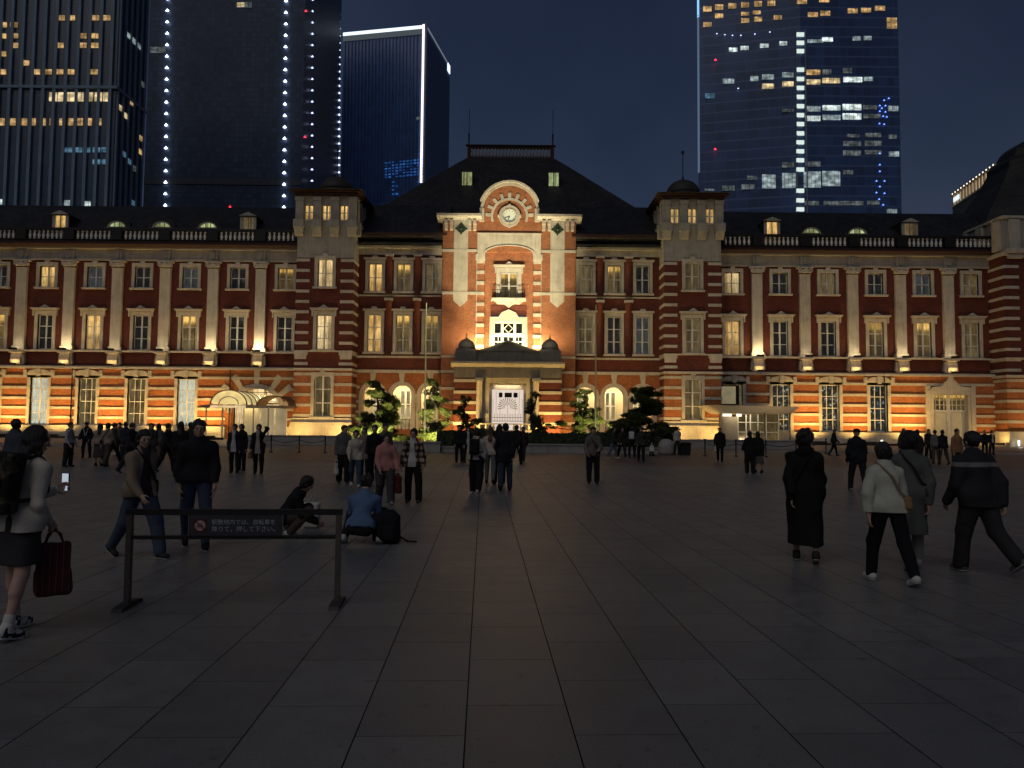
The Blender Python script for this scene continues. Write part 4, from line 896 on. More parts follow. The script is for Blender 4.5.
# two added floods on the lawn, put in to brighten the clock front
for s in (-1,1):
    t=thing('flood_lamp','added bronze flood lamp on the lawn aimed up at the clock front','lamp',(s*4.5,SY-16.5,.35),0,'added narrow flood lamps aimed at the clock'); m=MB(); m.lathe([(.02,-.3),(.02,-.1),(.12,-.06),(.16,.08)],(0,0),12); m.build('lamp_head',M_DARKM,t)
    lamp('added_flood_beam','SPOT',(0,0,.1),Vector((s*-3.0,15,17.6)),40000,(1,.86,.54),parent=t,spot=32,blend=.7,rad=.15)
# added floods, hidden behind the hedges, invented to wash the upper storeys
for x,P in ((-44,150),(-34,150),(-24,160),(-14,170),(14,170),(24,160),(34,150),(44,150)):
    uplight(x,SY-13.5,.35,1.6,P,(1,.69,.38),(0,1.0,.95),'added bronze flood lamp on the ground aimed at the upper storeys','added flood lamps in front of the station',110,'flood_lamp')
# ------------------------------------------------------------ planting in front of the porch
def leaf_material(name,a,b):
    t=NT(name); t.bsdf(.6,0,.25); g=t.n('ShaderNodeObjectInfo'); co=t.n('ShaderNodeTexCoord'); n=t.noise(co.outputs['Object'],2.5,3)
    t.l(t.ramp(n,[(.35,a),(.65,b)]),t.b.inputs['Base Color']); return t.m
M_NEEDLE=leaf_material('pine_needles',(.045,.055,.015),(.10,.12,.03)); M_HEDGE=leaf_material('hedge_leaves',(.018,.028,.012),(.045,.06,.02)); M_BARK=mottled('pine_bark',(.07,.05,.035),.4,9,.9,.6)
def tufts(m,c,r,n,L=.16,flat=1.0,rnd=random):
    for _ in range(n):
        while True:
            p=Vector((rnd.uniform(-1,1),rnd.uniform(-1,1),rnd.uniform(-.9,1)))
            if .25<p.length<1: break
        j=rnd.uniform(.8,1.25); q=Vector((c[0]+p.x*r[0]*j,c[1]+p.y*r[1]*j,c[2]+p.z*r[2]*j))
        for _k in range(6):
            d=Vector((p.x*.5+rnd.gauss(0,.7),p.y*.5+rnd.gauss(0,.7),rnd.gauss(.45,.55))).normalized()*L*rnd.uniform(.6,1.4)
            s=d.cross(Vector((rnd.random(),rnd.random(),rnd.random()))).normalized()*L*.17
            m.add([q-s,q+s,q+d],[(0,1,2)])
def pine(x,y,h,label,pads,lean=0.0,dens=1.0,seed=1):
    rnd=random.Random(seed); t=thing('pine_tree',label,'tree',(x,y,0),0,'trimmed pines before the station')
    tr=MB(); P=[Vector((0,0,0))]; n=7
    for i in range(1,n+1): P.append(Vector((lean*h*(i/n)**1.3+.07*h*math.sin(i*1.1+seed)*.6,.06*h*math.sin(i*1.7+seed),h*.93*i/n)))
    tr.tube(P,[.16*(1-.8*i/n)*h/4+.02 for i in range(n+1)],8)
    cr=MB()
    for (dx,dy,dz,rx,rz) in pads:
        f=min(1,max(.05,(dz-.25)/(h*.93))); k=f*n; i=min(n-1,int(k)); base=P[i].lerp(P[i+1],k-i); c=Vector((dx+base.x*.6,dy,dz)); mid=base.lerp(c,.5)+Vector((0,0,-.1)); tr.tube([base,mid,c-Vector((0,0,rz*.4))],[.05*h/4,.035*h/4,.015],5)
        for _ in range(max(3,int(rx*6))):
            a=rnd.uniform(0,2*PI); q=rnd.uniform(.1,.75)*rx; o=Vector((math.cos(a)*q,math.sin(a)*q,rnd.uniform(-.6,.7)*rz-.25*q)); s_=rnd.uniform(.28,.5)*rx; tufts(cr,c+o,(s_,s_,rz*rnd.uniform(.5,.95)),int(115*dens*rx*rnd.uniform(.6,1.2)),.125,rnd=rnd)
    tr.build('trunk',M_BARK,t); cr.build('crown',M_NEEDLE,t); return t
def pad_cone(h,w,rows,rnd):
    out=[]
    for j in range(rows*2):
        f=j/(rows*2-1); z=.2*h+f*.74*h; ww=w*(1-.66*f)
        for i in range(max(1,int(round(3.4*(1-f)+.6)))):
            a=rnd.uniform(0,2*PI); q=ww*rnd.uniform(.45,1.0)*(.2 if f>.92 else .78); out.append((math.cos(a)*q,math.sin(a)*q*.8,z+rnd.uniform(-.16,.16)-.1*q,.5*(1-.15*f)*rnd.uniform(.75,1.3)*w/1.7+.1,.2*rnd.uniform(.8,1.4)))
    return out
def hz(px,py,D): return at(px,py,D)
rr=random.Random(5)
TREES=[(376,48,4.35,'broad rounded pine glowing green from a lamp beneath, left of the slender pole',2.25,7,1.5),
 (433,50,4.9,'open pine with bright green lower boughs beside the left pole',1.7,6,1.0),
 (468,47,3.5,'dark small pine with flat layered pads left of the porch steps',1.35,4,.75),
 (532,47,3.7,'dark small pine with flat layered pads right of the porch steps',1.25,4,.75),
 (588,50,4.3,'leaning pine with long low boughs beside the right pole',1.9,6,.9),
 (640,47,4.35,'dense dark cone of pine before the right hand arches',2.7,7,1.7)]
for i,(px,D,h,lab,w_,rows,den) in enumerate(TREES):
    p=hz(px,440,D); pads=pad_cone(h,w_,rows,rr)
    if i==4: pads+= [(-1.9,0,1.75,.75,.2),(-2.5,.1,1.6,.55,.16)]
    pine(p.x,D,h,lab,pads,(.0,.03,-.05,.04,-.06,.0)[i],den,i+3)
def hedge(name,label,x0,x1,y0,y1,h,n,seed):
    rnd=random.Random(seed); t=thing(name,label,'hedge',((x0+x1)/2,(y0+y1)/2,0)); w_=(x1-x0)/2; d=(y1-y0)/2
    b=MB(); N=int(w_*6)
    for i in range(N):
        xa=-w_+2*w_*i/N; xb=-w_+2*w_*(i+1)/N; hh=h*rnd.uniform(.84,.95); b.box(xa,xb-.01,-d*rnd.uniform(.82,.94),d*.9,0,hh)
    b.build('inner_twigs',mottled('hedge_dark',(.012,.016,.008),.3,5,.95),t)
    m=MB()
    for _ in range(n):
        s=rnd.random(); x=rnd.uniform(-w_,w_)
        if s<.5: q=Vector((x,rnd.uniform(-d,d),h*rnd.uniform(.9,1.04))); nn=Vector((0,-.2,1))
        else: q=Vector((x,-d*rnd.uniform(.9,1.05),h*rnd.uniform(.05,1))); nn=Vector((0,-1,.3))
        a=Vector((rnd.gauss(0,1),rnd.gauss(0,1),rnd.gauss(0,1))).cross(nn).normalized()*.05; c=a.cross(nn).normalized()*.05+nn*rnd.uniform(-.02,.05)
        m.add([q-a,q+c,q+a,q-c],[(0,1,2,3)])
    m.build('foliage',M_HEDGE,t); return t
xa=hz(437,440,46).x; xb=hz(664,440,46).x
hedge('hedge','low clipped hedge along the front of the pines left of the porch',xa,hz(523,440,46).x,45.9,47.3,1.22,9000,1)
hedge('hedge','low clipped hedge behind the stone seat wall at the middle',hz(524,440,46).x,hz(590,440,46).x,46.1,47.4,1.12,7000,2)
hedge('hedge','low clipped hedge under the dense cone of pine',hz(591,440,46).x,xb,45.9,47.3,1.18,8000,3)
def stone_block(name,label,cat,x0,x1,y0,y1,h,cap=.08,mat=None,z0=0.0,group=None):
    t=thing(name,label,cat,((x0+x1)/2,(y0+y1)/2,0),0,group); w_=(x1-x0)/2; d=(y1-y0)/2; b=MB(); n=max(1,int(2*w_/1.4))
    for i in range(n): b.box(-w_+2*w_*i/n+.006,-w_+2*w_*(i+1)/n-.006,-d,d,z0,h-cap)
    b.build('block',mat or M_STONEG,t); c=MB(); c.box(-w_-.04,w_+.04,-d-.05,d+.05,h-cap,h); c.build('coping',mat or M_STONEG,t); return t
stone_block('seat_wall','low granite seat wall before the middle hedge','wall',hz(524,445,44.5).x,hz(592,445,44.5).x,44.4,44.9,.55)
stone_block('seat_wall','longer low granite seat wall left of the porch under the hedge','wall',hz(392,445,44.5).x,hz(440,445,44.5).x,44.6,45.1,.62)
stone_block('planter_wall','low granite edge under the left hedge','wall',hz(441,445,44.5).x,hz(522,445,44.5).x,44.9,45.3,.35)
stone_block('planter_wall','low granite edge in front of the dense cone of pine','wall',hz(593,445,44.5).x,hz(668,445,44.5).x,44.9,45.3,.38)
stone_block('ramp_wall','long granite ramp wall on the left behind the black posts','wall',hz(244,445,57).x,hz(345,445,57).x,57,57.4,.72,mat=M_KERB)
stone_block('ramp_wall','long granite ramp wall on the right behind the black posts','wall',hz(664,445,57).x,hz(812,445,57).x,57,57.4,.68,mat=M_KERB)
# rounded granite stone and dark bin
p=ground_at(666,455); m=MB(); m.lathe([(.42,0),(.46,.2),(.46,.5),(.40,.72),(.26,.88),(.05,.93)],(0,0),20); o=m.build('rounded_stone',mottled('boulder_granite',(.3,.28,.25),.25,6,.8,.3),None,p); tag(o,'round topped granite bollard stone beside the right planter edge','bollard')
p=ground_at(685,455); t=thing('litter_bin','squat dark litter bin on the ground past the round topped stone','bin',p); m=MB(); m.prism([(-.26,0),(.26,0),(.3,.62),(-.3,.62)],-.25,.25); m.build('bin_body',M_DARKM,t); m=MB(); m.prism([(-.33,.62),(.33,.62),(.25,.74),(-.25,.74)],-.28,.28); m.build('lid',M_DARKM,t)
# posts with rails
PG='black posts of the rope barriers'
def post(p,lab,h=.88):
    t=thing('barrier_post',lab,'post',p,0,PG); m=MB(); m.tube([(0,0,0),(0,0,h)],.035,8); m.lathe([(.12,0),(.12,.03),(.04,.05)],(0,0),10); m.build('pole',M_DARKM,t); m=MB(); m.lathe([(.04,h),(.055,h+.02),(.05,h+.07),(.01,h+.09)],(0,0),8); m.build('finial',M_DARKM,t)
def rope(a,b,lab,z=.72,sag=.16):
    m=MB(); pts=[]
    for i in range(9):
        f=i/8; q=a.lerp(b,f)-a; pts.append((q.x,q.y,z-sag*4*f*(1-f)))
    m.tube(pts,.018,5); o=m.build('barrier_rope',M_DARKM,None,a); tag(o,lab,'rope')
Lp=[ground_at(x,y) for x,y in ((246,452),(271,452.3),(299,452.5),(325,452.8))]; Rp=[ground_at(x,y) for x,y in ((705,456),(736,456.5),(766,457),(796,456),(826,453.5),(850,451.5))]
for i,q in enumerate(Lp): post(q,['black rope post just right of the couple in dark jackets','black rope post second from the left canopy','black rope post in front of the striped tower','black rope post beside the person in grey with the white tote'][i])
for i,q in enumerate(Rp): post(q,['black rope post left of the person in the long black coat','black rope post right of the person with a white bag','black rope post beside the pair in black','black rope post between the pair in black and the tall woman','black rope post behind the woman with full dark hair','black rope post last on the right, near the man in the cap'][i])
for i in range(3): rope(Lp[i],Lp[i+1],['black rope between the first two posts under the left canopy','black rope between the middle posts on the left','black rope ending at the post before the left tower'][i])
for i in range(5): rope(Rp[i],Rp[i+1],['black rope before the right ramp wall, nearest the porch','black rope before the right canopy','black rope right of the pair in black','black rope behind the woman with full dark hair','black rope ending near the man in the cap'][i])
# slender poles
for px,lab in ((424.5,'tall slender pole rising left of the porch'),(595.5,'tall slender pole rising right of the porch')):
    q=at(px,440,49.0); t=thing('flagpole',lab,'flagpole',(q.x,49,0)); m=MB(); m.tube([(0,0,0),(0,0,5),(0,0,9.6)],[.06,.05,.035],8); m.lathe([(.16,0),(.16,.12),(.08,.16)],(0,0),10); m.build('pole',mottled('pole_metal',(.3,.28,.25),.2,4,.4,.1,.5,.6),t); m=MB(); m.lathe([(.02,9.6),(.08,9.68),(.02,9.78)],(0,0),8); m.build('finial',M_DARKM,t)
# low lamps
M_BOL=emit('bollard_light',(1,.93,.78),2.2)
for px,py,lab in ((882,447,'short glowing white bollard lamp by the right wing'),(1019,447,'short glowing white bollard lamp at the corner pavilion'),(767,446,'short glowing white bollard lamp under the right canopy')):
    q=ground_at(px,py) if px!=767 else at(767,446,58) ; q.z=0; t=thing('bollard_lamp',lab,'lamp',q); m=MB(); m.lathe([(.12,0),(.12,.06),(.07,.08)],(0,0),12); m.build('base',M_DARKM,t); m=MB(); m.lathe([(.07,.08),(.09,.5),(.1,.62)],(0,0),12); m.build('light_tube',M_BOL,t)
    lamp('bollard_glow','POINT',(0,-.3,.35),(0,0,-1),6,(1,.9,.7),parent=t)
q=ground_at(116,454); t=thing('warning_cone','small pale cone standing in the plaza behind the walkers on the left','cone',q); m=MB(); m.lathe([(.06,.05),(.11,.05),(.05,.5),(.03,.56)],(0,0),14); m.build('cone_body',mottled('cone_pale',(.6,.56,.45),.1,4,.6),t); m=MB(); m.box(-.2,.2,-.2,.2,0,.05); m.build('cone_base',mottled('cone_pale',(.6,.56,.45),.1,4,.6),t)
# tree uplights
for px,D,P in ((366,46.6,60),(386,46.8,50),(431,48.4,60),(440,48.7,40),(601,48.5,70)):
    q=at(px,440,D); D-=1.0; t=thing('tree_uplight','small bronze spike lamp shining up into a trimmed pine','lamp',(q.x,D,.22),0,'spike lamps under the pines'); m=MB(); m.lathe([(.02,-.22),(.02,-.05),(.07,-.03),(.09,.05)],(0,0),10); m.build('lamp_head',M_DARKM,t)
    lamp('tree_beam','SPOT',(0,0,.08),(.0,.75,1),P*24,(1,.92,.40),parent=t,spot=125,blend=.9,rad=.15)

# ------------------------------------------------------------ canopies
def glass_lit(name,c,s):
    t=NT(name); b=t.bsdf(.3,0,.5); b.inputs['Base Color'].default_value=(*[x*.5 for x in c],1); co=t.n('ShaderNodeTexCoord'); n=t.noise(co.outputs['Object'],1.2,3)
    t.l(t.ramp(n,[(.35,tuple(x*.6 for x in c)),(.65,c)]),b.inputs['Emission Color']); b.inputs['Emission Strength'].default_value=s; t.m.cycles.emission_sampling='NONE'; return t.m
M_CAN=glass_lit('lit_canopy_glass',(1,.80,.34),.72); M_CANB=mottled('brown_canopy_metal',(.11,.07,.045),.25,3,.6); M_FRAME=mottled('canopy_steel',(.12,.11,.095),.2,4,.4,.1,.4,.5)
q=at(232,432,69); t=thing('entrance_canopy','glass barrel vault canopy glowing yellow before the arched side entrance','canopy',(q.x,69,0))
zb=zf(409,69)+.05
m=MB(); m.ring(0,zb+.12,1.52,1.62,5,175,-1.0,3.8,16,0,.78); m.prism([(1.5*math.cos(PI*i/14),zb+.12+1.17*math.sin(PI*i/14)) for i in range(15)],-.9,-.87); m.build('glass_vault',M_CAN,t)
m=MB()
for y in (-1.08,.3,1.6,3.0): m.ring(0,zb+.12,1.6,1.70,0,180,y,y+.08,16,0,.78)
m.ring(0,zb+.12,.85,.92,0,180,-1.06,-1.0,14,0,.78); m.box(-2.5,5.0,-1.1,-.9,zb-.12,zb+.05); m.box(-2.5,5.0,3.6,3.8,zb-.12,zb+.05); m.box(-2.5,-2.35,-1,3.7,zb-.1,zb+.04); m.box(4.85,5,-1,3.7,zb-.1,zb+.04); m.box(-1.75,-1.6,-1,3.8,zb-.1,zb+.1); m.box(1.6,1.75,-1,3.8,zb-.1,zb+.1)
m.build('canopy_frame',M_FRAME,t)
m=MB(); m.box(-1.6,1.6,-1.16,-1.1,zb-.2,zb+.02); m.build('soffit_light',glass_lit('soffit_glow',(1,.8,.45),.6),t)
m=MB(); m.ring(3.3,zb+.06,1.45,1.6,0,180,1.2,3.8,14,0,.62); m.build('side_vault',M_CANB,t)
for x in (-2.05,-.55,2.25,3.6,): 
    m=MB(); m.tube([(x,-.95,0),(x,-.95,zb-.1)],.07,8); m.build('post',mottled('post_pale',(.35,.33,.28),.15,4,.5),t)
for x0_,x1_ in ((.75,2.1),(2.3,3.5),(3.65,4.7)):
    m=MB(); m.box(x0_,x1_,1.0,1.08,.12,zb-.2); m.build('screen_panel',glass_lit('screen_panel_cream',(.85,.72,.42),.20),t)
lamp('canopy_beam','AREA',(.5,1,zb-.15),(0,0,-1),75,(1,.8,.45),(3,1.5),t)
m=MB(); m.lathe([(.02,-.05),(.13,0),(.02,.1)],(4.1,-1.2),10); m2=m.build('globe_lamp',emit('globe_glow',(1,.62,.3),4),t); m2.location=(0,0,zb+.5)
q=at(748,432,69); t=thing('entrance_canopy','flat steel canopy with splayed edge before the glass doors on the right','canopy',(q.x,69,0)); zb=zf(413.5-2,69); 
m=MB(); m.add([(-3.9,-2.2,zb+.72),(3.9,-2.2,zb+.62),(3.9,5.0,zb+.75),(-3.9,5.0,zb+.75),(-2.6,-1.0,zb),(3.6,-1.0,zb),(3.6,5.0,zb),(-2.6,5.0,zb)],[(0,1,2,3),(4,7,6,5),(0,4,5,1),(1,5,6,2),(3,7,4,0),(2,6,7,3)]); m.build('canopy_roof',mottled('canopy_steel_pale',(.36,.34,.29),.15,2,.45),t)
for x0_,x1_ in ((-2.55,-1.75),(-1.3,-.85)):
    m=MB(); m.box(x0_,x1_,-.9,-.8,zb-.28,zb-.04); m.build('soffit_light',emit('soffit_white',(1,.92,.72),1.5),t)
m=MB(); m.box(-2.6,-.95,.0,.2,0,zb-.3); m.box(-2.6,-2.4,-.6,.2,0,zb); m.build('screen_wall',mottled('screen_beige',(.32,.28,.22),.15,2,.7),t)
m=MB()
for x in (-.85,-.1,.3,1.0,1.75,2.9): m.box(x-.05,x+.05,.2,.32,0,zb)
for z_ in (1.2,2.1): m.box(-.85,2.9,.22,.3,z_-.035,z_+.035)
m.build('door_frame',M_WHITE,t); m=MB(); m.box(-.85,2.9,.26,.28,.1,zb-.05); m.build('door_glass',PANE['loggia' if 0 else 'dim'],t)
for x in (1.15,3.4): m=MB(); m.tube([(x,-1.2,0),(x,-1.2,zb)],.08,8); m.build('post',M_FRAME,t)
lamp('canopy_beam','AREA',(-.5,-.3,zb-.1),(0,0,-1),40,(1,.85,.55),(3,1.0),t)
m=MB(); 
for x0_,x1_,z0_,z1_ in ((1.95,2.3,1.0,1.7),(2.35,2.6,1.0,1.9),(2.0,2.55,.3,.9)): m.box(x0_,x1_,.5,.6,z0_,z1_)
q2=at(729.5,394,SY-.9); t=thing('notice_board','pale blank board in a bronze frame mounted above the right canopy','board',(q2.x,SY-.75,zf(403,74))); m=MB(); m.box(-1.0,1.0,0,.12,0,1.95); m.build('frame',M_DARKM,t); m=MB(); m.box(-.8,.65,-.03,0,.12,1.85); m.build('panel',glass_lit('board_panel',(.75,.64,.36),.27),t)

# ------------------------------------------------------------ the barrier with its notice
pL=ground_at(127,607); pR=ground_at(337,605); mid=(pL+pR)/2; rz=math.atan2(pR.y-pL.y,pR.x-pL.x); W=(pR-pL).length/2
BR=thing('barrier','low black metal barrier carrying a notice panel in the foreground','barrier',mid,rz)
H_=.865
for s in (-1,1):
    m=MB(); m.box(s*W-.023,s*W+.023,-.03,.03,.03,H_-.05); m.build('barrier_leg',mottled('barrier_steel',(.10,.085,.07),.2,9,.45,.1,.4,.4),BR)
    m=MB(); m.prism([(-.22,0),(.24,0),(.22,.03),(.03,.045),(-.03,.045),(-.2,.03)],s*W-.045,s*W+.045,plane='yz'); m.build('foot',mottled('barrier_foot',(.035,.033,.03),.2,9,.5),BR)
m=MB(); m.box(-W-.03,W+.03,-.03,.03,H_-.05,H_); m.build('top_rail',mottled('barrier_black',(.014,.013,.013),.2,9,.55),BR)
m=MB(); m.box(-W+.03,W-.03,-.02,.02,.598,.63); m.build('lower_rail',mottled('barrier_black',(.014,.013,.013),.2,9,.55),BR)
sx0=-W+ (186-127)/210*2*W; sx1=-W+(281-127)/210*2*W
sp=MB(); sp.box(sx0,sx1,-.034,-.02,.632,.814); spn=sp.build('notice_panel',mottled('notice_dark',(.04,.04,.045),.15,9,.35),BR)
m=MB(); m.box(sx0,sx0+.006,-.038,-.034,.632,.814); m.box(sx1-.006,sx1,-.038,-.034,.632,.814); m.build('panel_edge',mottled('notice_edge',(.15,.14,.13),.1,9,.4),spn)
hC=(sx1-sx0); 
def txt(body,x,z,size,mat):
    c=bpy.data.curves.new('t','FONT'); c.body=body; c.size=size; c.extrude=.0008; c.offset=.0
    o=bpy.data.objects.new('t',c); COL.objects.link(o); dg=bpy.context.evaluated_depsgraph_get(); me=bpy.data.meshes.new_from_object(o.evaluated_get(dg)); bpy.data.objects.remove(o)
    me.materials.clear(); me.materials.append(mat); ob=obj('notice_lettering',me,spn,(x,-.0352,z)); ob.rotation_euler=(R(90),0,0); return ob,max(v.co.x for v in me.vertices)
M_TXT=mottled('lettering_grey',(.34,.36,.38),.05,9,.6); wT=sx1-sx0
for body,zz in (('駅敷地内では、自転車を',.735),('降りて、押して下さい。',.672)):
    o,wd=txt(body,sx0+wT*.245,zz,.062,M_TXT); k=wT*.67/wd; o.scale=(k,k*1.0,1)
m=MB(); cx,cz=sx0+wT*.125,.723; m.prism([(cx-.055,cz-.058),(cx+.055,cz-.058),(cx+.055,cz+.058),(cx-.055,cz+.058)],-.0362,-.034,0); m.prism([(cx+.047*math.cos(2*PI*i/28),cz+.047*math.sin(2*PI*i/28)) for i in range(28)],-.0372,-.0362,1)
m.ring(cx,cz,.047,.053,0,360,-.0378,-.0362,28,0)
for dx in (-.022,.022): m.ring(cx+dx,cz-.012,.010,.0135,0,360,-.0382,-.0372,14,2)
for a_,b_ in (((-.022,-.012),(-.006,.012)),((-.006,.012),(.014,.012)),((.022,-.012),(.012,.020)),((-.022,-.012),(0,-.012)),((0,-.012),(.014,.012)),((.006,.021),(.016,.021)),((0,-.012),(-.008,.018))):
    m.tube([(cx+a_[0],-.0378,cz+a_[1]),(cx+b_[0],-.0378,cz+b_[1])],.0016,4,2)
c_,s_=math.cos(R(-45)),math.sin(R(-45)); w2=.005; l2=.049
m.prism([(cx-c_*l2-s_*w2,cz-s_*l2+c_*w2),(cx-c_*l2+s_*w2,cz-s_*l2-c_*w2),(cx+c_*l2+s_*w2,cz+s_*l2-c_*w2),(cx+c_*l2-s_*w2,cz+s_*l2+c_*w2)],-.0395,-.0384,0)
m.build('no_bicycle_symbol',[mottled('symbol_dark_red',(.07,.012,.014),.1,9,.6),mottled('symbol_pink_white',(.42,.27,.27),.05,9,.6),mottled('symbol_black',(.02,.012,.012),.1,9,.6)],spn)
# ------------------------------------------------------------ people: implicit bodies meshed with surface nets
V3=lambda *a: np.array(a,float)
def nrm(v): return v/(np.linalg.norm(v)+1e-12)
class Field:
    def __init__(s): s.p=[]; s.cuts=[]; s.b=[]
    def cap(s,a,b,ra,rb=None,k=.02,flat=None):
        s.p.append(('c',np.array(a,float),np.array(b,float),ra,ra if rb is None else rb,k,flat)); return s
    def ell(s,c,r,k=.02,rot=None): s.p.append(('e',np.array(c,float),np.array(r,float),rot,None,k,None)); return s
    def box(s,c,h,rd,k=.01,rot=None): s.p.append(('b',np.array(c,float),np.array(h,float),rd,rot,k,None)); return s
    def plane(s,pt,n): s.cuts.append((np.array(pt,float),nrm(np.array(n,float)))); return s   # removes the side the normal points to
    def carve(s,c,r): s.cuts.append(('e',np.array(c,float),np.array(r,float))); return s
    def bounds(s):
        lo=np.full(3,1e9); hi=-lo
        for q in s.p:
            if q[0]=='c': R_=max(q[3],q[4]); l=np.minimum(q[1],q[2])-R_; h=np.maximum(q[1],q[2])+R_
            else: R_=np.max(q[2])*1.2+(q[3] if q[0]=='b' else 0) if q[0]=='b' else np.max(q[2]); R_=R_*(1.5 if q[0]=='b' else 1); l=q[1]-R_; h=q[1]+R_
            yield l,h
    def mesh(s,h,amp=0.0,freq=14.0,seed=0):
        B=list(s.bounds()); lo=np.min([b[0] for b in B],0)-3*h; hi=np.max([b[1] for b in B],0)+3*h
        n=np.ceil((hi-lo)/h).astype(int)+1; D=np.full(n,1.0,np.float32)
        ax=[lo[i]+h*np.arange(n[i]) for i in range(3)]
        for q,(l,u) in zip(s.p,B):
            k=q[5]; m=k+3*h+amp*2; i0=np.maximum(((l-m-lo)/h).astype(int),0); i1=np.minimum(((u+m-lo)/h).astype(int)+2,n)
            X,Y,Zz=np.meshgrid(ax[0][i0[0]:i1[0]],ax[1][i0[1]:i1[1]],ax[2][i0[2]:i1[2]],indexing='ij')
            if q[0]=='c':
                a,b=q[1],q[2]; d=[X-a[0],Y-a[1],Zz-a[2]]; ba=b-a
                if q[6] is not None:
                    nv,f=q[6]; dt=(d[0]*nv[0]+d[1]*nv[1]+d[2]*nv[2])*(f-1); d=[d[i]+dt*nv[i] for i in range(3)]; bt=np.dot(ba,nv)*(f-1); ba=ba+bt*np.array(nv)
                t=np.clip((d[0]*ba[0]+d[1]*ba[1]+d[2]*ba[2])/(np.dot(ba,ba)+1e-9),0,1)
                v=np.sqrt((d[0]-t*ba[0])**2+(d[1]-t*ba[1])**2+(d[2]-t*ba[2])**2)-(q[3]+(q[4]-q[3])*t)
            else:
                d=[X-q[1][0],Y-q[1][1],Zz-q[1][2]]; rot=q[3] if q[0]=='e' else q[4]
                if rot is not None: d=[d[0]*rot[0,i]+d[1]*rot[1,i]+d[2]*rot[2,i] for i in range(3)]
                if q[0]=='e':
                    r=q[2]; k0=np.sqrt((d[0]/r[0])**2+(d[1]/r[1])**2+(d[2]/r[2])**2); k1=np.sqrt((d[0]/r[0]**2)**2+(d[1]/r[1]**2)**2+(d[2]/r[2]**2)**2)+1e-9; v=k0*(k0-1)/k1
                else:
                    e=[np.abs(d[i])-q[2][i]+q[3] for i in range(3)]; v=np.sqrt(sum(np.maximum(x,0)**2 for x in e))+np.minimum(np.maximum(np.maximum(e[0],e[1]),e[2]),0)-q[3]
            sl=tuple(slice(i0[i],i1[i]) for i in range(3)); A=D[sl]; hh=np.maximum(k-np.abs(A-v),0)/max(k,1e-6); D[sl]=np.minimum(A,v)-hh*hh*k*.25
        if amp or s.cuts:
            X,Y,Zz=np.meshgrid(*ax,indexing='ij')
            if amp:
                rg=np.random.default_rng(seed); w=0
                for _ in range(5):
                    kv=rg.normal(size=3)*freq*np.array([1,1,.55]); w=w+np.sin(X*kv[0]+Y*kv[1]+Zz*kv[2]+rg.uniform(0,6.3)+1.3*np.sin(X*kv[1]*.6+Zz*kv[0]*.5))
                D=D+(amp*w/2.2).astype(np.float32)
            for c in s.cuts:
                if isinstance(c[0],str):
                    k0=np.sqrt(((X-c[1][0])/c[2][0])**2+((Y-c[1][1])/c[2][1])**2+((Zz-c[1][2])/c[2][2])**2); D=np.maximum(D,-(k0-1)*min(c[2]))
                else: D=np.maximum(D,(X-c[0][0])*c[1][0]+(Y-c[0][1])*c[1][1]+(Zz-c[0][2])*c[1][2])
        return nets(D,lo,h)
def nets(D,lo,h):
    n=np.array(D.shape); S=D<0; C=[(i,j,k) for i in(0,1) for j in(0,1) for k in(0,1)]
    sub=lambda A,c:A[c[0]:n[0]-1+c[0],c[1]:n[1]-1+c[1],c[2]:n[2]-1+c[2]]
    cnt=sum(sub(S,c).astype(np.int8) for c in C); act=(cnt>0)&(cnt<8); I=np.argwhere(act); N=len(I)
    if N==0: return np.zeros((0,3)),np.zeros((0,4),int)
    idx=np.full(act.shape,-1,np.int64); idx[act]=np.arange(N)
    acc=np.zeros((N,3)); w=np.zeros(N)
    val={c:sub(D,c)[act].astype(float) for c in C}
    for a in C:
        for ax in range(3):
            if a[ax]==0:
                b=list(a); b[ax]=1; b=tuple(b); va,vb=val[a],val[b]; m=(va<0)!=(vb<0); t=np.where(m,va/(va-vb+1e-12),0)
                for q in range(3): acc[:,q]+=np.where(m,a[q]+(t if q==ax else 0),0)
                w+=m
    P=lo+h*(I+acc/np.maximum(w,1)[:,None]); F=[]
    for ax in range(3):
        o1,o2=[(1,2),(2,0),(0,1)][ax]; sl0=[slice(0,n[q]-1) for q in range(3)]; 
        A=S[tuple(slice(1 if q!=ax else 0,n[q]-1) for q in range(3))]; Bq=S[tuple(slice(1,n[q]-1) if q!=ax else slice(1,n[q]) for q in range(3))]
        for rev,mask in ((False,A&~Bq),(True,~A&Bq)):
            E=np.argwhere(mask)
            if len(E)==0: continue
            base=E.copy()
            for q in range(3):
                if q!=ax: base[:,q]+=1
            def g(d1,d2):
                c=base.copy(); c[:,o1]-=d1; c[:,o2]-=d2; return idx[c[:,0],c[:,1],c[:,2]]
            f=np.stack([g(0,0),g(1,0),g(1,1),g(0,1)],1)
            F.append(f[:,::-1] if rev else f)
    F=np.concatenate(F); F=F[(F>=0).all(1)]
    return P,F
def fmesh(name,PF,mat,off=(0,0,0)):
    P,F=PF; me=bpy.data.meshes.new(name); P=P-np.array(off)
    me.vertices.add(len(P)); me.vertices.foreach_set('co',P.astype(np.float32).ravel()); me.loops.add(len(F)*4); me.loops.foreach_set('vertex_index',F.astype(np.int32).ravel())
    me.polygons.add(len(F)); me.polygons.foreach_set('loop_start',np.arange(0,len(F)*4,4,dtype=np.int32)); me.polygons.foreach_set('use_smooth',np.ones(len(F),bool)); me.materials.append(mat); me.update(calc_edges=True); me.validate(); return me
def rotm(axis,deg):
    return np.array(Matrix.Rotation(R(deg),3,axis))
def skin(c=(.42,.26,.18)):
    return mottled('skin_%d'%int(c[0]*100),c,.08,6,.55,.05,.4)
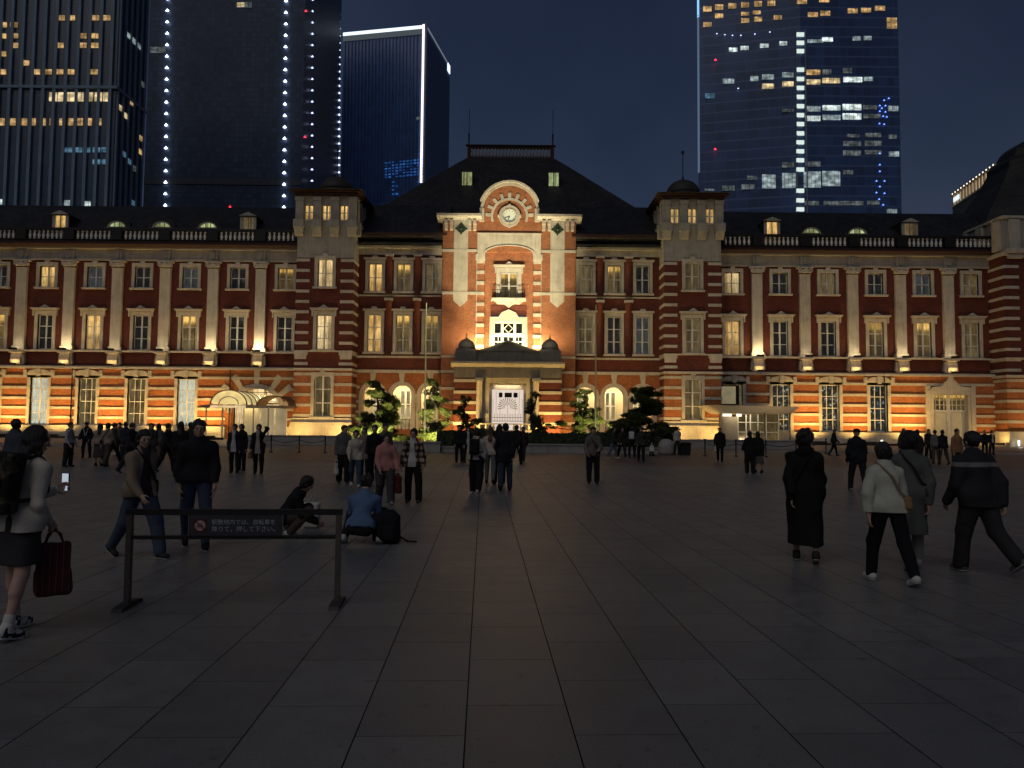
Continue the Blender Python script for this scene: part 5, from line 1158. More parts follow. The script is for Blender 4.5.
def cloth(c,name=None,var=.18,rough=.88): return mottled(name or 'cloth_%03d_%03d_%03d'%tuple(int(x*1000) for x in c),c,var,5,rough,.25,.15)
def cloth_pattern(name,kind):
    if name in _mc: return _mc[name]
    t=NT(name); t.bsdf(.85,0,.2); co=t.n('ShaderNodeTexCoord'); v=co.outputs['Object']
    if kind=='plaid':
        sx=t.n('ShaderNodeSeparateXYZ'); t.l(v,sx.inputs[0]); a=t.math('FRACT',t.math('MULTIPLY',t.math('ADD',sx.outputs[0],sx.outputs[1]),6.0)); b=t.math('FRACT',t.math('MULTIPLY',sx.outputs[2],6.0))
        a=t.math('LESS_THAN',a,.5); b=t.math('LESS_THAN',b,.5); f=t.math('MULTIPLY',t.math('ADD',a,b),.5); col=t.ramp(f,[(.1,(.02,.017,.016)),(.5,(.085,.05,.035)),(.95,(.34,.26,.2))])
    elif kind=='camo': col=t.ramp(t.noise(v,9,2),[(.42,(.012,.012,.010)),(.5,(.035,.033,.02)),(.57,(.075,.06,.035)),(.64,(.02,.02,.016))]); 
    elif kind=='stripe':
        sx=t.n('ShaderNodeSeparateXYZ'); t.l(v,sx.inputs[0]); a=t.math('FRACT',t.math('MULTIPLY',t.math('ADD',sx.outputs[0],sx.outputs[1]),16.0)); col=t.ramp(a,[(.0,(.075,.015,.017)),(.55,(.095,.02,.022)),(.62,(.17,.11,.105)),(.72,(.035,.012,.013)),(.9,(.08,.017,.018))])
    elif kind=='sneaker': col=t.ramp(t.noise(v,13,1),[(.3,(.55,.53,.5)),(.52,(.55,.53,.5)),(.53,(.02,.02,.022)),(.62,(.5,.48,.46))])
    for r_ in [n for n in t.t.nodes if n.type=='VALTORGB']: r_.color_ramp.interpolation='CONSTANT' if kind!='stripe' else 'LINEAR'
    t.l(col,t.b.inputs['Base Color']); _mc[name]=t.m; return t.m
def open_front(c,u):
    "a jacket worn open: the shirt shows between its front edges"
    t=NT('open_front'); t.bsdf(.88,0,.15); co=t.n('ShaderNodeTexCoord'); sx=t.n('ShaderNodeSeparateXYZ'); t.l(co.outputs['Object'],sx.inputs[0])
    w_=t.math('ADD',.028,t.math('MULTIPLY',t.math('ABSOLUTE',t.math('SUBTRACT',sx.outputs[2],1.22)),.10)); w_=t.math('ADD',w_,t.math('MULTIPLY',t.noise(co.outputs['Object'],6,2),.03))
    f=t.math('MULTIPLY',t.math('LESS_THAN',t.math('ABSOLUTE',t.math('SUBTRACT',sx.outputs[0],.01)),w_),t.math('GREATER_THAN',sx.outputs[1],.04))
    base=c if isinstance(c,tuple) else None
    if base is None:
        a=t.math('LESS_THAN',t.math('FRACT',t.math('MULTIPLY',t.math('ADD',sx.outputs[0],sx.outputs[1]),8.0)),.5); b=t.math('LESS_THAN',t.math('FRACT',t.math('MULTIPLY',sx.outputs[2],8.0)),.5)
        base=t.ramp(t.math('MULTIPLY',t.math('ADD',a,b),.5),[(.1,(.02,.017,.016)),(.5,(.085,.05,.035)),(.95,(.34,.26,.2))])
        for n in t.t.nodes:
            if n.type=='VALTORGB': n.color_ramp.interpolation='CONSTANT'
    t.l(t.mix(base,u,f),t.b.inputs['Base Color']); return t.m
def banded(c,u):
    "a jacket with a pale woven band round chest and sleeves"
    t=NT('banded_cloth'); t.bsdf(.85,0,.2); co=t.n('ShaderNodeTexCoord'); sx=t.n('ShaderNodeSeparateXYZ'); t.l(co.outputs['Object'],sx.inputs[0])
    z=t.math('ADD',sx.outputs[2],t.math('MULTIPLY',t.noise(co.outputs['Object'],5,2),.03)); f=t.math('MULTIPLY',t.math('GREATER_THAN',z,1.235),t.math('LESS_THAN',z,1.285))
    t.l(t.mix(c,u,f),t.b.inputs['Base Color']); return t.m
BLK=(.012,.012,.013); HAIRB=(.010,.008,.007)

def skeleton(H,q):
    s=H/1.70; J={}; lean=R(q.get('lean',3)); u=V3(math.sin(R(q.get('side',0))),math.sin(lean),math.cos(lean)); u=nrm(u); fwd=nrm(V3(0,math.cos(lean),-math.sin(lean))); rt=np.cross(fwd,u)
    legs=q.get('legs',(3,5,-3,4)); ab=q.get('spread',3); an=[]
    def leg(sd,a,b):
        hip=V3(sd*.088*s,0,-.02*s); d1=V3(sd*math.sin(R(ab)),math.sin(R(a)),-math.cos(R(a))); kn=hip+nrm(d1)*.43*s; d2=V3(sd*math.sin(R(ab*.2)),math.sin(R(a-b)),-math.cos(R(a-b))); return hip,kn,kn+nrm(d2)*.41*s,a-b
    L=leg(-1,legs[0],legs[1]); Rr=leg(1,legs[2],legs[3]); zmin=min(L[2][2],Rr[2][2]); P=V3(0,0,-zmin+.085*s)
    if q.get('squat'): mid=(L[2]+Rr[2])/2; P[1]=-mid[1]*.6
    J['P']=P; J['u']=u; J['rt']=rt; J['f']=fwd
    for nm,l in (('L',L),('R',Rr)): J['hip'+nm],J['kn'+nm],J['an'+nm]=[P+x for x in l[:3]]; J['ft'+nm]=l[3]
    J['waist']=P+u*.13*s; J['chest']=P+u*.33*s; J['shc']=P+u*.44*s; J['neck']=P+u*.50*s
    sw=.155*q.get('sh',1.0)*s
    hy,hp=q.get('head',(0,0)); Rh=rotm('Z',hy)@rotm('X',-hp-math.degrees(lean)*.5); J['Rh']=Rh; hu=Rh@V3(0,0,1); J['hd']=J['neck']+u*.055*s+hu*.085*s+Rh@V3(0,.018*s,0)
    arms=q.get('arms',((0,8,12,0),(0,8,12,0)))
    for nm,sd,a in (('L',-1,arms[0]),('R',1,arms[1])):
        sh=J['shc']+rt*sd*sw-u*.045*s; fl,abd,el,inn=a
        def dr(f,b): 
            d=-u*math.cos(R(f))+fwd*math.sin(R(f)); return nrm(d*math.cos(R(b))+rt*sd*math.sin(R(b)))
        d1=dr(fl,abd); e=sh+d1*.285*s; d2=dr(fl+el,-inn); w_=e+d2*.25*s
        J['sh'+nm]=sh; J['el'+nm]=e; J['wr'+nm]=w_; J['fd'+nm]=d2; J['sd'+nm]=sd
    J['s']=s; return J
def hairmat(c):
    k='hair_%d'%int(c[0]*1000)
    if k in _mc: return _mc[k]
    t=NT(k); t.bsdf(.42,0,.4); v=t.coord('Object',(60,60,7)); n=t.noise(v,1.6,4); t.l(t.ramp(n,[(.35,tuple(x*.4 for x in c)),(.65,tuple(x*2.2 for x in c))]),t.b.inputs['Base Color']); t.bump(n,.8,.02); _mc[k]=t.m; return t.m
def upz(fd): return nrm(np.cross(V3(1,0,0),fd))
def body_field(J,h,fem,curl=30):
    s=J['s']; F=Field(); ff=(J['f'],1.3); P,u=J['P'],J['u']
    F.cap(J['hipL'],J['hipR'],.098*s,k=.04*s,flat=ff); F.cap(P,J['waist'],.105*s,.098*s,k=.05*s,flat=(J['f'],1.35)); F.cap(J['waist'],J['chest'],.098*s,.122*s,k=.05*s,flat=(J['f'],1.35))
    F.cap(J['chest']-J['rt']*.05*s,J['chest']+J['rt']*.05*s,.105*s,k=.04*s,flat=ff); F.cap(J['shL'],J['shR'],.045*s,k=.05*s); F.cap(J['shc'],J['neck']+u*.06*s,.055*s,.046*s,k=.05*s)
    Rh,hd=J['Rh'],J['hd']; hf=Rh@V3(0,1,0); hu=Rh@V3(0,0,1); hr=Rh@V3(1,0,0)
    F.cap(J['neck'],hd-hu*.04*s,.05*s,.05*s,k=.03*s)
    F.ell(hd+hu*.018*s-hf*.008*s,(.074*s,.092*s,.092*s),k=.02*s,rot=Rh); F.ell(hd+hf*.016*s-hu*.045*s,(.052*s,.064*s,.066*s),k=.03*s,rot=Rh); F.ell(hd+hf*.06*s-hu*.092*s,(.020*s,.018*s,.017*s),k=.02*s,rot=Rh)
    if h<.02:
        F.cap(hd+hf*.088*s+hu*.012*s,hd+hf*.108*s-hu*.028*s,.008*s,.012*s,k=.012*s); F.cap(hd+hf*.098*s-hu*.028*s-hr*.01*s,hd+hf*.098*s-hu*.028*s+hr*.01*s,.008*s,k=.008*s)
        F.cap(hd+hf*.078*s-hu*.058*s-hr*.018*s,hd+hf*.078*s-hu*.058*s+hr*.018*s,.010*s,k=.006*s); F.cap(hd+hf*.083*s+hu*.022*s-hr*.045*s,hd+hf*.083*s+hu*.022*s+hr*.045*s,.012*s,k=.02*s,flat=(hf,1.6))
        for sd in (-1,1): F.ell(hd+hr*sd*.076*s-hu*.012*s-hf*.005*s,(.010*s,.019*s,.031*s),k=.006*s,rot=Rh); F.ell(hd+hr*sd*.04*s+hf*.05*s-hu*.022*s,(.022*s,.022*s,.02*s),k=.02*s,rot=Rh)
    for nm in 'LR':
        F.cap(J['hip'+nm],J['kn'+nm],.082*s,.055*s,k=.03*s); mid=J['kn'+nm]*.68+J['an'+nm]*.32; back=nrm(np.cross(J['an'+nm]-J['kn'+nm],V3(1,0,0)))*-1
        F.cap(J['kn'+nm],J['an'+nm],.05*s,.034*s,k=.02*s); F.cap(J['kn'+nm]*.85+J['an'+nm]*.15-V3(0,.012*s,0),mid-V3(0,.014*s,0),.045*s,.046*s,k=.03*s)
        a=J['an'+nm]; pt=R(min(0,J['ft'+nm])*.8) if J.get('pitch',True) else 0; fd=V3(0,math.cos(pt),math.sin(pt)); J['fdir'+nm]=fd; hl=a-fd*.045*s+V3(0,0,-.045*s)*1; toe=a+fd*.14*s+V3(0,0,-.055*s*math.cos(pt)); F.cap(a,hl,.030*s,.024*s,k=.01*s); F.cap(hl+upz(fd)*.008,toe-fd*.03*s+upz(fd)*.012,.024*s,.018*s,k=.01*s)
        F.cap(J['sh'+nm],J['el'+nm],.046*s,.037*s,k=.025*s); F.cap(J['el'+nm],J['wr'+nm],.038*s,.025*s,k=.015*s)
        # hand
        d=J['fd'+nm]; side=-J['sd'+nm]*J['rt']; n_=nrm(side-d*np.dot(side,d)); wd=nrm(np.cross(d,n_)); 
        if np.dot(wd,J['f'])<0: wd=-wd
        w_=J['wr'+nm]; fr=max(.0085*s,.55*h); F.cap(w_,w_+d*.03*s,.026*s,.024*s,k=.015*s); pc=w_+d*.055*s
        for o in (-.026,-.009,.009,.026): F.cap(w_+d*.025*s+wd*o*.7*s,w_+d*.088*s+wd*o*s,.013*s,.0115*s,k=.010*s)
        cu=R(curl+ (35 if J['hold'+nm] else 0))
        for o,l in ((.028,.9),(.010,1.0),(-.010,.93),(-.028,.74)):
            b=w_+d*.090*s+wd*o*s; d1=nrm(d*math.cos(cu*.6)+n_*math.sin(cu*.6)); k1=b+d1*.036*l*s; d2=nrm(d*math.cos(cu*1.6)+n_*math.sin(cu*1.6)); k2=k1+d2*.024*l*s; d3=nrm(d*math.cos(cu*2.5)+n_*math.sin(cu*2.5)); F.cap(b,k1,fr*1.05,fr,k=.003); F.cap(k1,k2,fr,fr*.95,k=.003); F.cap(k2,k2+d3*.018*l*s,fr*.95,fr*.85,k=.003)
        tb=w_+d*.028*s+wd*.024*s+n_*.006*s; t1=tb+nrm(d*.75+wd*.8+n_*.5)*.038*s; F.cap(tb,t1,fr*1.5,fr*1.2,k=.008); F.cap(t1,t1+nrm(d+n_*.6+wd*.15)*.03*s,fr*1.15,fr,k=.003)
    return F
def person(px,py,H,face,label,top=('shirt',BLK),bot=('trousers',BLK),hair='short',pose=None,shoes=(.02,.02,.022),hairc=HAIRB,group=None,D=None,skinc=(.40,.25,.175),z=0):
    q=dict(pose or {}); w0=ground_at(px,py) if D is None else Vector((at(px,440,D).x,D,0))
    dist=w0.y; h=min(.021,max(.0068,dist/750*.72)); J=skeleton(H,q); s=J['s']
    for nm in 'LR': J['hold'+nm]=nm in q.get('hold','')
    F=body_field(J,min(h,.0165),False); seed=int(px*7+py)
    hb=min(h,.0165) 
    bm=fmesh('person',F.mesh(hb),skin(skinc)); me_loc=(w0.x,w0.y,z); o=obj('person',bm,None,me_loc); o.rotation_euler=(0,0,R(-face)); tag(o,label,'person',group)
    u=J['u']
    # lower garment
    kind,c=bot[0],bot[1]; bm_=c if not isinstance(c,tuple) else cloth(c); G=Field(); wd=bot[2] if len(bot)>2 else 1.0
    if kind=='trousers':
        G.cap(J['hipL'],J['hipR'],.112*s,k=.04*s,flat=(J['f'],1.25)); G.cap(J['P'],J['waist']-u*.02*s,.112*s,.108*s,k=.04*s,flat=(J['f'],1.3))
        for nm in 'LR':
            kw=max(.076,.066*wd); G.cap(J['hip'+nm],J['kn'+nm],.097*s*max(1,wd*.93),kw*s,k=.03*s); G.cap(J['kn'+nm],J['an'+nm]-(J['an'+nm]-J['kn'+nm])*.02,kw*s,max(.056,.052*wd*(1.1 if wd>1.2 else 1))*s,k=.03*s); G.plane(J['an'+nm]-V3(0,0,.045*s),(0,0,-1)) if J['ft'+nm]>-12 and J['an'+nm][2]<.1*s else None
        G.mesh_amp=.0045
        lo=min(J['anL'][2],J['anR'][2])
        nmn='trousers'
    else:
        ln=bot[3] if len(bot)>3 else .5; d=V3(0,0,-1); e=J['P']+d*ln*s; kx=(J['knL'][0]+J['knR'][0])/2; ky=(J['knL'][1]+J['knR'][1])/2*min(1,ln/.43); e=V3(kx,ky,J['P'][2]-ln*s)
        G.cap(J['waist']-u*.02*s,J['P'],.105*s,.125*s,k=.04*s,flat=(J['f'],1.25)); G.cap(J['P'],e,.125*s,(.125+.10*ln*wd)*s+.02,k=.03*s,flat=(V3(0,1,0),1.15)); G.plane(e,(0,0,-1)); nmn='skirt'
        G.cap(J['hipL'],J['hipR'],.118*s,k=.05*s,flat=(J['f'],1.2))
        for nm in 'LR':
            G.cap(J['hip'+nm],J['kn'+nm],.105*s,.088*s,k=.06*s)
            if ln>.43: G.cap(J['kn'+nm],J['an'+nm],.088*s,.08*s,k=.07*s)
    fmesh_=fmesh(nmn,G.mesh(h,.006*min(1,1),11 if kind=='trousers' else 16,seed),bm_); obj(nmn,fmesh_,o)
    # upper garment
    kind,c=top[0],top[1]; hem=top[2] if len(top)>2 else {'shirt':.06,'jacket':.10,'coat':.46,'puffer':.12}[kind]; tm=c if not isinstance(c,tuple) else cloth(c)
    g={'shirt':.016,'jacket':.028,'coat':.034,'puffer':.05}[kind]; G=Field(); f13=(J['f'],1.28)
    G.cap(J['waist'],J['chest'],.105*s+g,.122*s+g,k=.05*s,flat=(J['f'],1.32)); G.cap(J['chest']-J['rt']*.05*s,J['chest']+J['rt']*.05*s,.108*s+g*.9,k=.05*s,flat=f13); [G.cap(J['shc']+u*.012*s,J['sh'+nm],.066*s+g*.3,.050*s+g*.4,k=.05*s) for nm in 'LR']; G.cap(J['shc'],J['neck'],.075*s,.062*s+g*.4,k=.07*s)
    G.cap(J['hipL']+u*.03*s,J['hipR']+u*.03*s,(.108 if bot[0]=='trousers' else .124)*s+g,k=.05*s,flat=(J['f'],1.2))
    if hem>.3:
        for nm in 'LR':
            G.cap(J['hip'+nm],J['kn'+nm],.10*s+g,.088*s+g*.5,k=.06*s)
            if hem>.5: G.cap(J['kn'+nm],J['an'+nm],.088*s+g*.5,.08*s,k=.06*s)
    elif not q.get('squat'):
        for nm in 'LR': G.cap(J['hip'+nm],J['hip'+nm]*.6+J['kn'+nm]*.4,(.100 if bot[0]=='trousers' else .122)*s+g*.8,(.095 if bot[0]=='trousers' else .118)*s+g*.7,k=.05*s)
    if q.get('squat'): e=J['P']-u*.04*s
    else: e=V3(J['P'][0]*.5,(J['knL'][1]+J['knR'][1])/2*min(1,hem/.43)+J['P'][1]*(1-min(1,hem/.43)),J['P'][2]-hem*s)
    G.cap(J['waist'],J['P'],.108*s+g,.118*s+g,k=.05*s,flat=f13); G.cap(J['P'],e,.118*s+g,(.120+.07*max(0,hem-.05))*s+g*1.2,k=.04*s,flat=(V3(0,1,0),1.2)); G.plane(e,(0,0,-1) if not q.get('squat') else -u)
    for nm in 'LR':
        we=J['wr'+nm]-J['fd'+nm]*(.0 if top[0]!='short' else .2)*s; G.cap(J['sh'+nm],J['el'+nm],.052*s+g*.6,.046*s+g*.75,k=.05*s); G.cap(J['el'+nm],we-J['fd'+nm]*.012*s,.045*s+g*.75,.032*s+g*.65,k=.02*s)
    G.plane(J['neck']+u*.035*s,u)
    if kind in('jacket','coat','puffer') or q.get('hood'):
        a0=J['neck']+u*.005*s; 
        for i in range(10):
            a1,a2=[a0+J['rt']*math.cos(2*PI*k_/10)*.062*s+J['f']*math.sin(2*PI*k_/10)*.062*s-J['f']*.012*s for k_ in (i,i+1)]; G.cap(a1,a2,.017*s,k=.01*s)
        if q.get('hood'): G.ell(J['neck']-J['f']*.10*s-u*.02*s,(.10*s,.055*s,.075*s),k=.03*s)
    G.cuts=[cc for cc in G.cuts if not (not isinstance(cc[0],str) and cc is G.cuts[-1])] if kind in('jacket','coat','puffer') else G.cuts
    nmt={'shirt':'shirt','jacket':'jacket','coat':'coat','puffer':'padded_jacket'}[kind]
    to=obj(nmt,fmesh(nmt,G.mesh(h,.011 if kind!='shirt' else .009,15,seed+3),tm),o)
    if q.get('under'): to.data.materials[0]=open_front(c,q['under'])
    if 0:   # light shirt seen in the open front
        U=Field(); U.cap(J['P']+J['f']*.02*s,J['shc']+J['f']*(.03)*s,.06*s,.055*s,k=.02,flat=(J['rt'],1.0)); c0=J['chest']+J['f']*(.098*s+g*.75); U=Field(); U.box((J['shc']*.5+J['P']*.5)+J['f']*(.075*s+g*.9),(.055*s,.045*s,.21*s),.03*s,rot=np.stack([J['rt'],J['f'],u],1)); obj('undershirt',fmesh('undershirt',U.mesh(h),cloth(q['under'])),to)
    if q.get('stripe'): to.data.materials[0]=banded(c,q['stripe'])
    if 0:  # pale band across the back and shoulders
        Sx=Field(); c0=J['shc']-u*.05*s; rr_=.168*s+g
        pts=[c0+J['rt']*math.cos(R(a_))*(.172*s+g)+J['f']*math.sin(R(a_))*(.128*s+g*.9) for a_ in range(0,361,15)]
        for a_,b_ in zip(pts,pts[1:]): Sx.cap(a_,b_,.022*s,k=.0)
        for nm in 'LR': m_=J['sh'+nm]*.62+J['el'+nm]*.38; Sx.ell(m_,(.062*s+g*.6,.062*s+g*.6,.022*s))
        obj('chest_band',fmesh('chest_band',Sx.mesh(h),cloth(q['stripe'])),to)
    if q.get('vest'):
        Sx=Field()
        for sd in (-1,1):
            for sg in (-1,1):
                a_=J['shc']+J['rt']*sd*.10*s+J['f']*sg*(.075*s+g); b_=J['waist']+J['rt']*sd*.02*s+J['f']*sg*(.095*s+g); Sx.cap(a_,b_,.017,k=0)
            Sx.cap(J['shc']+J['rt']*sd*.10*s+J['f']*(.075*s+g),J['shc']+J['rt']*sd*.10*s-J['f']*(.075*s+g)+u*.0,.017,k=0)
        obj('reflective_straps',fmesh('reflective_straps',Sx.mesh(.014),cloth(q['vest'])),to)
    # hair
    Rh,hd=J['Rh'],J['hd']; hf=Rh@V3(0,1,0); hu=Rh@V3(0,0,1); hr=Rh@V3(1,0,0); K=Field(); g2=.012*s
    if hair in('full','afro'): g2=.034*s
    K.ell(hd+hu*.028*s-hf*.016*s,(.076*s+g2,.092*s+g2,.090*s+g2*1.1),k=.02,rot=Rh)
    if hair=='short': K.ell(hd-hf*.045*s-hu*.02*s,(.066*s,.052*s,.062*s),k=.02,rot=Rh)
    if hair in('bob','full','long','pony','bun'): K.ell(hd-hf*.035*s-hu*.02*s,(.086*s+g2*.4,.072*s,.10*s),k=.03,rot=Rh)
    if hair=='long':
        K.cap(hd-hf*.04*s-hu*.03*s,J['shc']-J['f']*.095*s-u*.07*s,.085*s,.065*s,k=.03,flat=(J['f'],1.5))
        for sd in(-1,1): K.cap(hd+hr*sd*.07*s-hu*.03*s,J['neck']+J['rt']*sd*.085*s-u*.06*s+J['f']*.01,.028*s,.03*s,k=.03)
    if hair=='pony': K.cap(hd-hf*.10*s+hu*.02*s,hd-hf*.14*s-hu*.16*s,.035*s,.02*s,k=.02)
    if hair=='bun': K.ell(hd-hf*.06*s+hu*.115*s,(.045*s,.045*s,.042*s),k=.01)
    K.cuts.append(('e',hd+hf*.088*s-hu*.040*s,V3(.058*s,.058*s,.088*s) if abs(J['Rh'][0,0])>.7 else V3(.066*s,.066*s,.088*s)))
    if hair!='cap': obj('hair',fmesh('hair',K.mesh(min(h,.014),.007,46,seed),hairmat(hairc)),o)
    else:
        K=Field(); K.ell(hd+hu*.035*s-hf*.01*s,(.090*s,.104*s,.088*s),k=.01,rot=Rh); K.box(hd+hf*.12*s+hu*.035*s,(.065*s,.055*s,.008*s),.006,rot=Rh); K.cuts.append((hd+hu*.018*s,-hu)); obj('cap',fmesh('cap',K.mesh(min(h,.012)),cloth(BLK)),o)
    # eyes for faces seen from near by
    fv=math.cos(R(face-180)-R(q.get('head',(0,0))[0]))
    if dist<18 and fv>.2:
        for sd in(-1,1):
            m=MB(); c_=hd+hr*sd*.031*s+hf*.080*s+hu*.002*s; m.lathe([(.001,-.008),(.011,-.004),(.014,0),(.011,.004),(.001,.008)],(0,0),10); e=m.build('eye',mottled('eye_white',(.5,.47,.43),.05,20,.3),o); e.location=c_; 
            m=MB(); m.lathe([(.001,-.006),(.0075,-.003),(.0075,.003),(.001,.006)],(0,0),8); i_=m.build('iris',mottled('iris_dark',(.02,.012,.008),.1,20,.3),e); i_.location=tuple(hf*.009)
    # shoes
    for nm in 'LR':
        a=J['an'+nm]; fd=J['fdir'+nm]; upv=nrm(np.cross(V3(1,0,0),fd)); lift=-(.0)
        G=Field(); Rf=np.stack([V3(1,0,0),fd,upv],1); c0=a-upv*.045*s+fd*.045*s
        G.cap(a-fd*.035*s-upv*.03*s,a+fd*.125*s-upv*.042*s,.046*s,.038*s,k=.02*s,flat=(V3(1,0,0),1.0)); G.cap(a+upv*.015,a-upv*.03*s,.048*s,.048*s,k=.02*s); G.plane(a-upv*.075*s,-upv)
        sm=cloth(shoes) if isinstance(shoes,tuple) else shoes; so_=obj('shoe',fmesh('shoe',G.mesh(min(h,.012)),sm),o)
        if dist<12:
            G=Field(); G.cap(a-fd*.03*s-upv*.073*s,a+fd*.13*s-upv*.073*s,.046*s,.040*s,k=.0,flat=(upv,3.6)); obj('sole',fmesh('sole',G.mesh(.008),cloth(q.get('sole',(.3,.29,.27)))),so_)
        if q.get('socks'): G=Field(); G.cap(a,a+(J['kn'+nm]-a)*.22,.041*s,.043*s); obj('sock',fmesh('sock',G.mesh(.009),cloth((.5,.48,.44))),o)
    o['_d']=dist
    del o['_d']
    o_mat=Matrix.Translation(Vector(me_loc))@Matrix.Rotation(R(-face),4,'Z'); return o,J,o_mat,h
# ---- carried things (each a thing of its own)
def carried(name,label,cat,pr,base,parts,group=None):
    "parts: list of (name, mesh in the person's frame, material); placed with its origin at base"
    o,J,M,h=pr; b=M@Vector(base); t=thing(name,label,cat,b,o.rotation_euler.z,group)
    for nm,PF,mat in parts:
        if isinstance(PF,MB): PF.v=[tuple(np.array(v)-np.array(base)) for v in PF.v]; PF.build(nm,mat,t)
        else: obj(nm,fmesh(nm,PF,mat,base),t)
    return t
def backpack(pr,label,mat,big=1.0,front=False):
    o,J,M,h=pr; s=J['s']; sg=-1; c=J['P']+J['u']*.27*s-J['f']*(.19+.03*big)*s; Rb=np.stack([J['rt'],J['f'],J['u']],1); G=Field(); G.box(c,(.14*big*s,.075*big*s,.21*big*s),.05*s,rot=Rb); G2=Field(); G2.box(c-J['f']*.085*big*s-J['u']*.07*s,(.105*big*s,.035*s,.10*big*s),.03*s,rot=Rb); S=Field()
    for sd in(-1,1):
        pts=[c+J['rt']*sd*.09*s+J['u']*.19*s+J['f']*.06*s, J['shc']+J['rt']*sd*.09*s+J['u']*.075*s, J['shc']+J['rt']*sd*.095*s+J['f']*.115*s-J['u']*.02*s, J['chest']+J['rt']*sd*.10*s+J['f']*.125*s-J['u']*.1*s, J['P']+J['u']*.16*s+J['rt']*sd*.17*s-J['f']*.02*s, c+J['rt']*sd*.12*s-J['u']*.15*s]
        for a,b in zip(pts,pts[1:]): S.cap(a,b,.016*s,k=.0)
    S.cap(c+J['u']*.21*s-J['rt']*.03*s,c+J['u']*.24*s,.01*s); S.cap(c+J['u']*.24*s,c+J['u']*.21*s+J['rt']*.03*s,.01*s)
    return carried('backpack',label,'backpack',pr,tuple(c-J['u']*.2*s),[('bag_body',G.mesh(min(h,.015),.004,18,5),mat),('front_pocket',G2.mesh(min(h,.015),.003,18,6),mat),('strap',S.mesh(min(h,.014)),cloth(BLK))])
def tote(pr,label,hand,mat,w_=.30,hh=.32,strap=.22,cat='tote bag',name='tote_bag',strapmat=None,yaw=0,puff=.0):
    o,J,M,h=pr; s=J['s']; p=J['wr'+hand]+J['fd'+hand]*.10*s; fx=V3(math.sin(R(yaw)),math.cos(R(yaw)),0); sx=np.cross(fx,V3(0,0,1)); top_=p-V3(0,0,strap); G=Field(); Rb=np.stack([fx,sx,V3(0,0,1)],1)
    G.box(top_-V3(0,0,hh/2),(w_/2,.045+puff,hh/2),.025+puff*.5,rot=Rb); G.box(top_-V3(0,0,hh*.75),(w_/2*1.04,.06+puff,hh*.22),.03,k=.03,rot=Rb); S=Field()
    for sd in(-1,1):
        pts=[top_-V3(0,0,.02)+fx*w_*.28+sx*.03*sd,top_+V3(0,0,strap*.6)+fx*w_*.16+sx*.02*sd,p+sx*.008*sd,top_+V3(0,0,strap*.6)-fx*w_*.16+sx*.02*sd,top_-V3(0,0,.02)-fx*w_*.28+sx*.03*sd]
        for a,b in zip(pts,pts[1:]): S.cap(a,b,max(.008,h*.5))
    return carried(name,label,cat,pr,tuple(top_-V3(0,0,hh)),[('bag_body',G.mesh(min(h,.013),.006,15,3),mat),('handle',S.mesh(min(h,.013)),strapmat or mat)])
def crossbag(pr,label,side,mat,strapmat,front=1,size=1.0,name='shoulder_bag'):
    "bag at the hip on one side, its strap over the other shoulder"
    o,J,M,h=pr; s=J['s']; sd=1 if side=='R' else -1; g=.17*s; c=J['P']+J['u']*.02*s+J['rt']*sd*.17*s+J['f']*front*.05*s; Rb=np.stack([J['f'],J['rt'],J['u']],1); G=Field(); G.box(c,(.115*size*s,.05*s,.085*size*s),.035*s,rot=Rb); S=Field()
    for fr in(-1,1):
        pts=[c+J['u']*.07*s+J['f']*fr*.07*s,J['waist']+J['rt']*sd*.10*s+J['f']*fr*.135*s,J['chest']-J['rt']*sd*.0+J['f']*fr*.15*s,J['shc']-J['rt']*sd*.08*s+J['f']*fr*.10*s,J['shc']-J['rt']*sd*.10*s+J['u']*.085*s]
        for a,b in zip(pts,pts[1:]): S.cap(a,b,.014*s,k=0)
    return carried(name,label,'bag',pr,tuple(c-J['u']*.085*s),[('bag_body',G.mesh(min(h,.013),.003,18,3),mat),('strap',S.mesh(min(h,.014)),strapmat)])
def phone(pr,label,hand,glow=None):
    o,J,M,h=pr; p=J['wr'+hand]+J['fd'+hand]*.10*J['s']+V3(0,0,.03); m=MB(); m.box(p[0]-.036,p[0]+.036,p[1]-.005,p[1]+.005,p[2]-.075,p[2]+.075); parts=[('phone_body',m,mottled('phone_black',(.015,.015,.016),.1,5,.3))]
    if glow: m=MB(); m.box(p[0]-.033,p[0]+.033,p[1]-.008,p[1]-.0055,p[2]-.07,p[2]+.07); parts.append(('screen',m,emit('phone_screen',(.75,.88,1),glow)))
    return carried('phone',label,'phone',pr,(p[0],p[1],p[2]-.075),parts)
# ------------------------------------------------------------ the crowd, nearest first.  face: 0 looks at the station, 180 at the camera, 90 to the right
STAND={'legs':(3,5,-3,4)}; WALK=lambda a=22:{'legs':(a,8,-a*.8,18),'arms':((-18,7,18,4),(20,7,25,4))}
WALKR=lambda a=22:{'legs':(-a*.8,18,a,8),'arms':((20,7,25,4),(-18,7,18,4))}
PHOTO={'arms':((45,8,85,18),(45,8,85,18)),'head':(0,0),'hold':'LR'}
def P_(*ds,**k):
    r={}
    for d in ds: r.update(d)
    r.update(k); return r
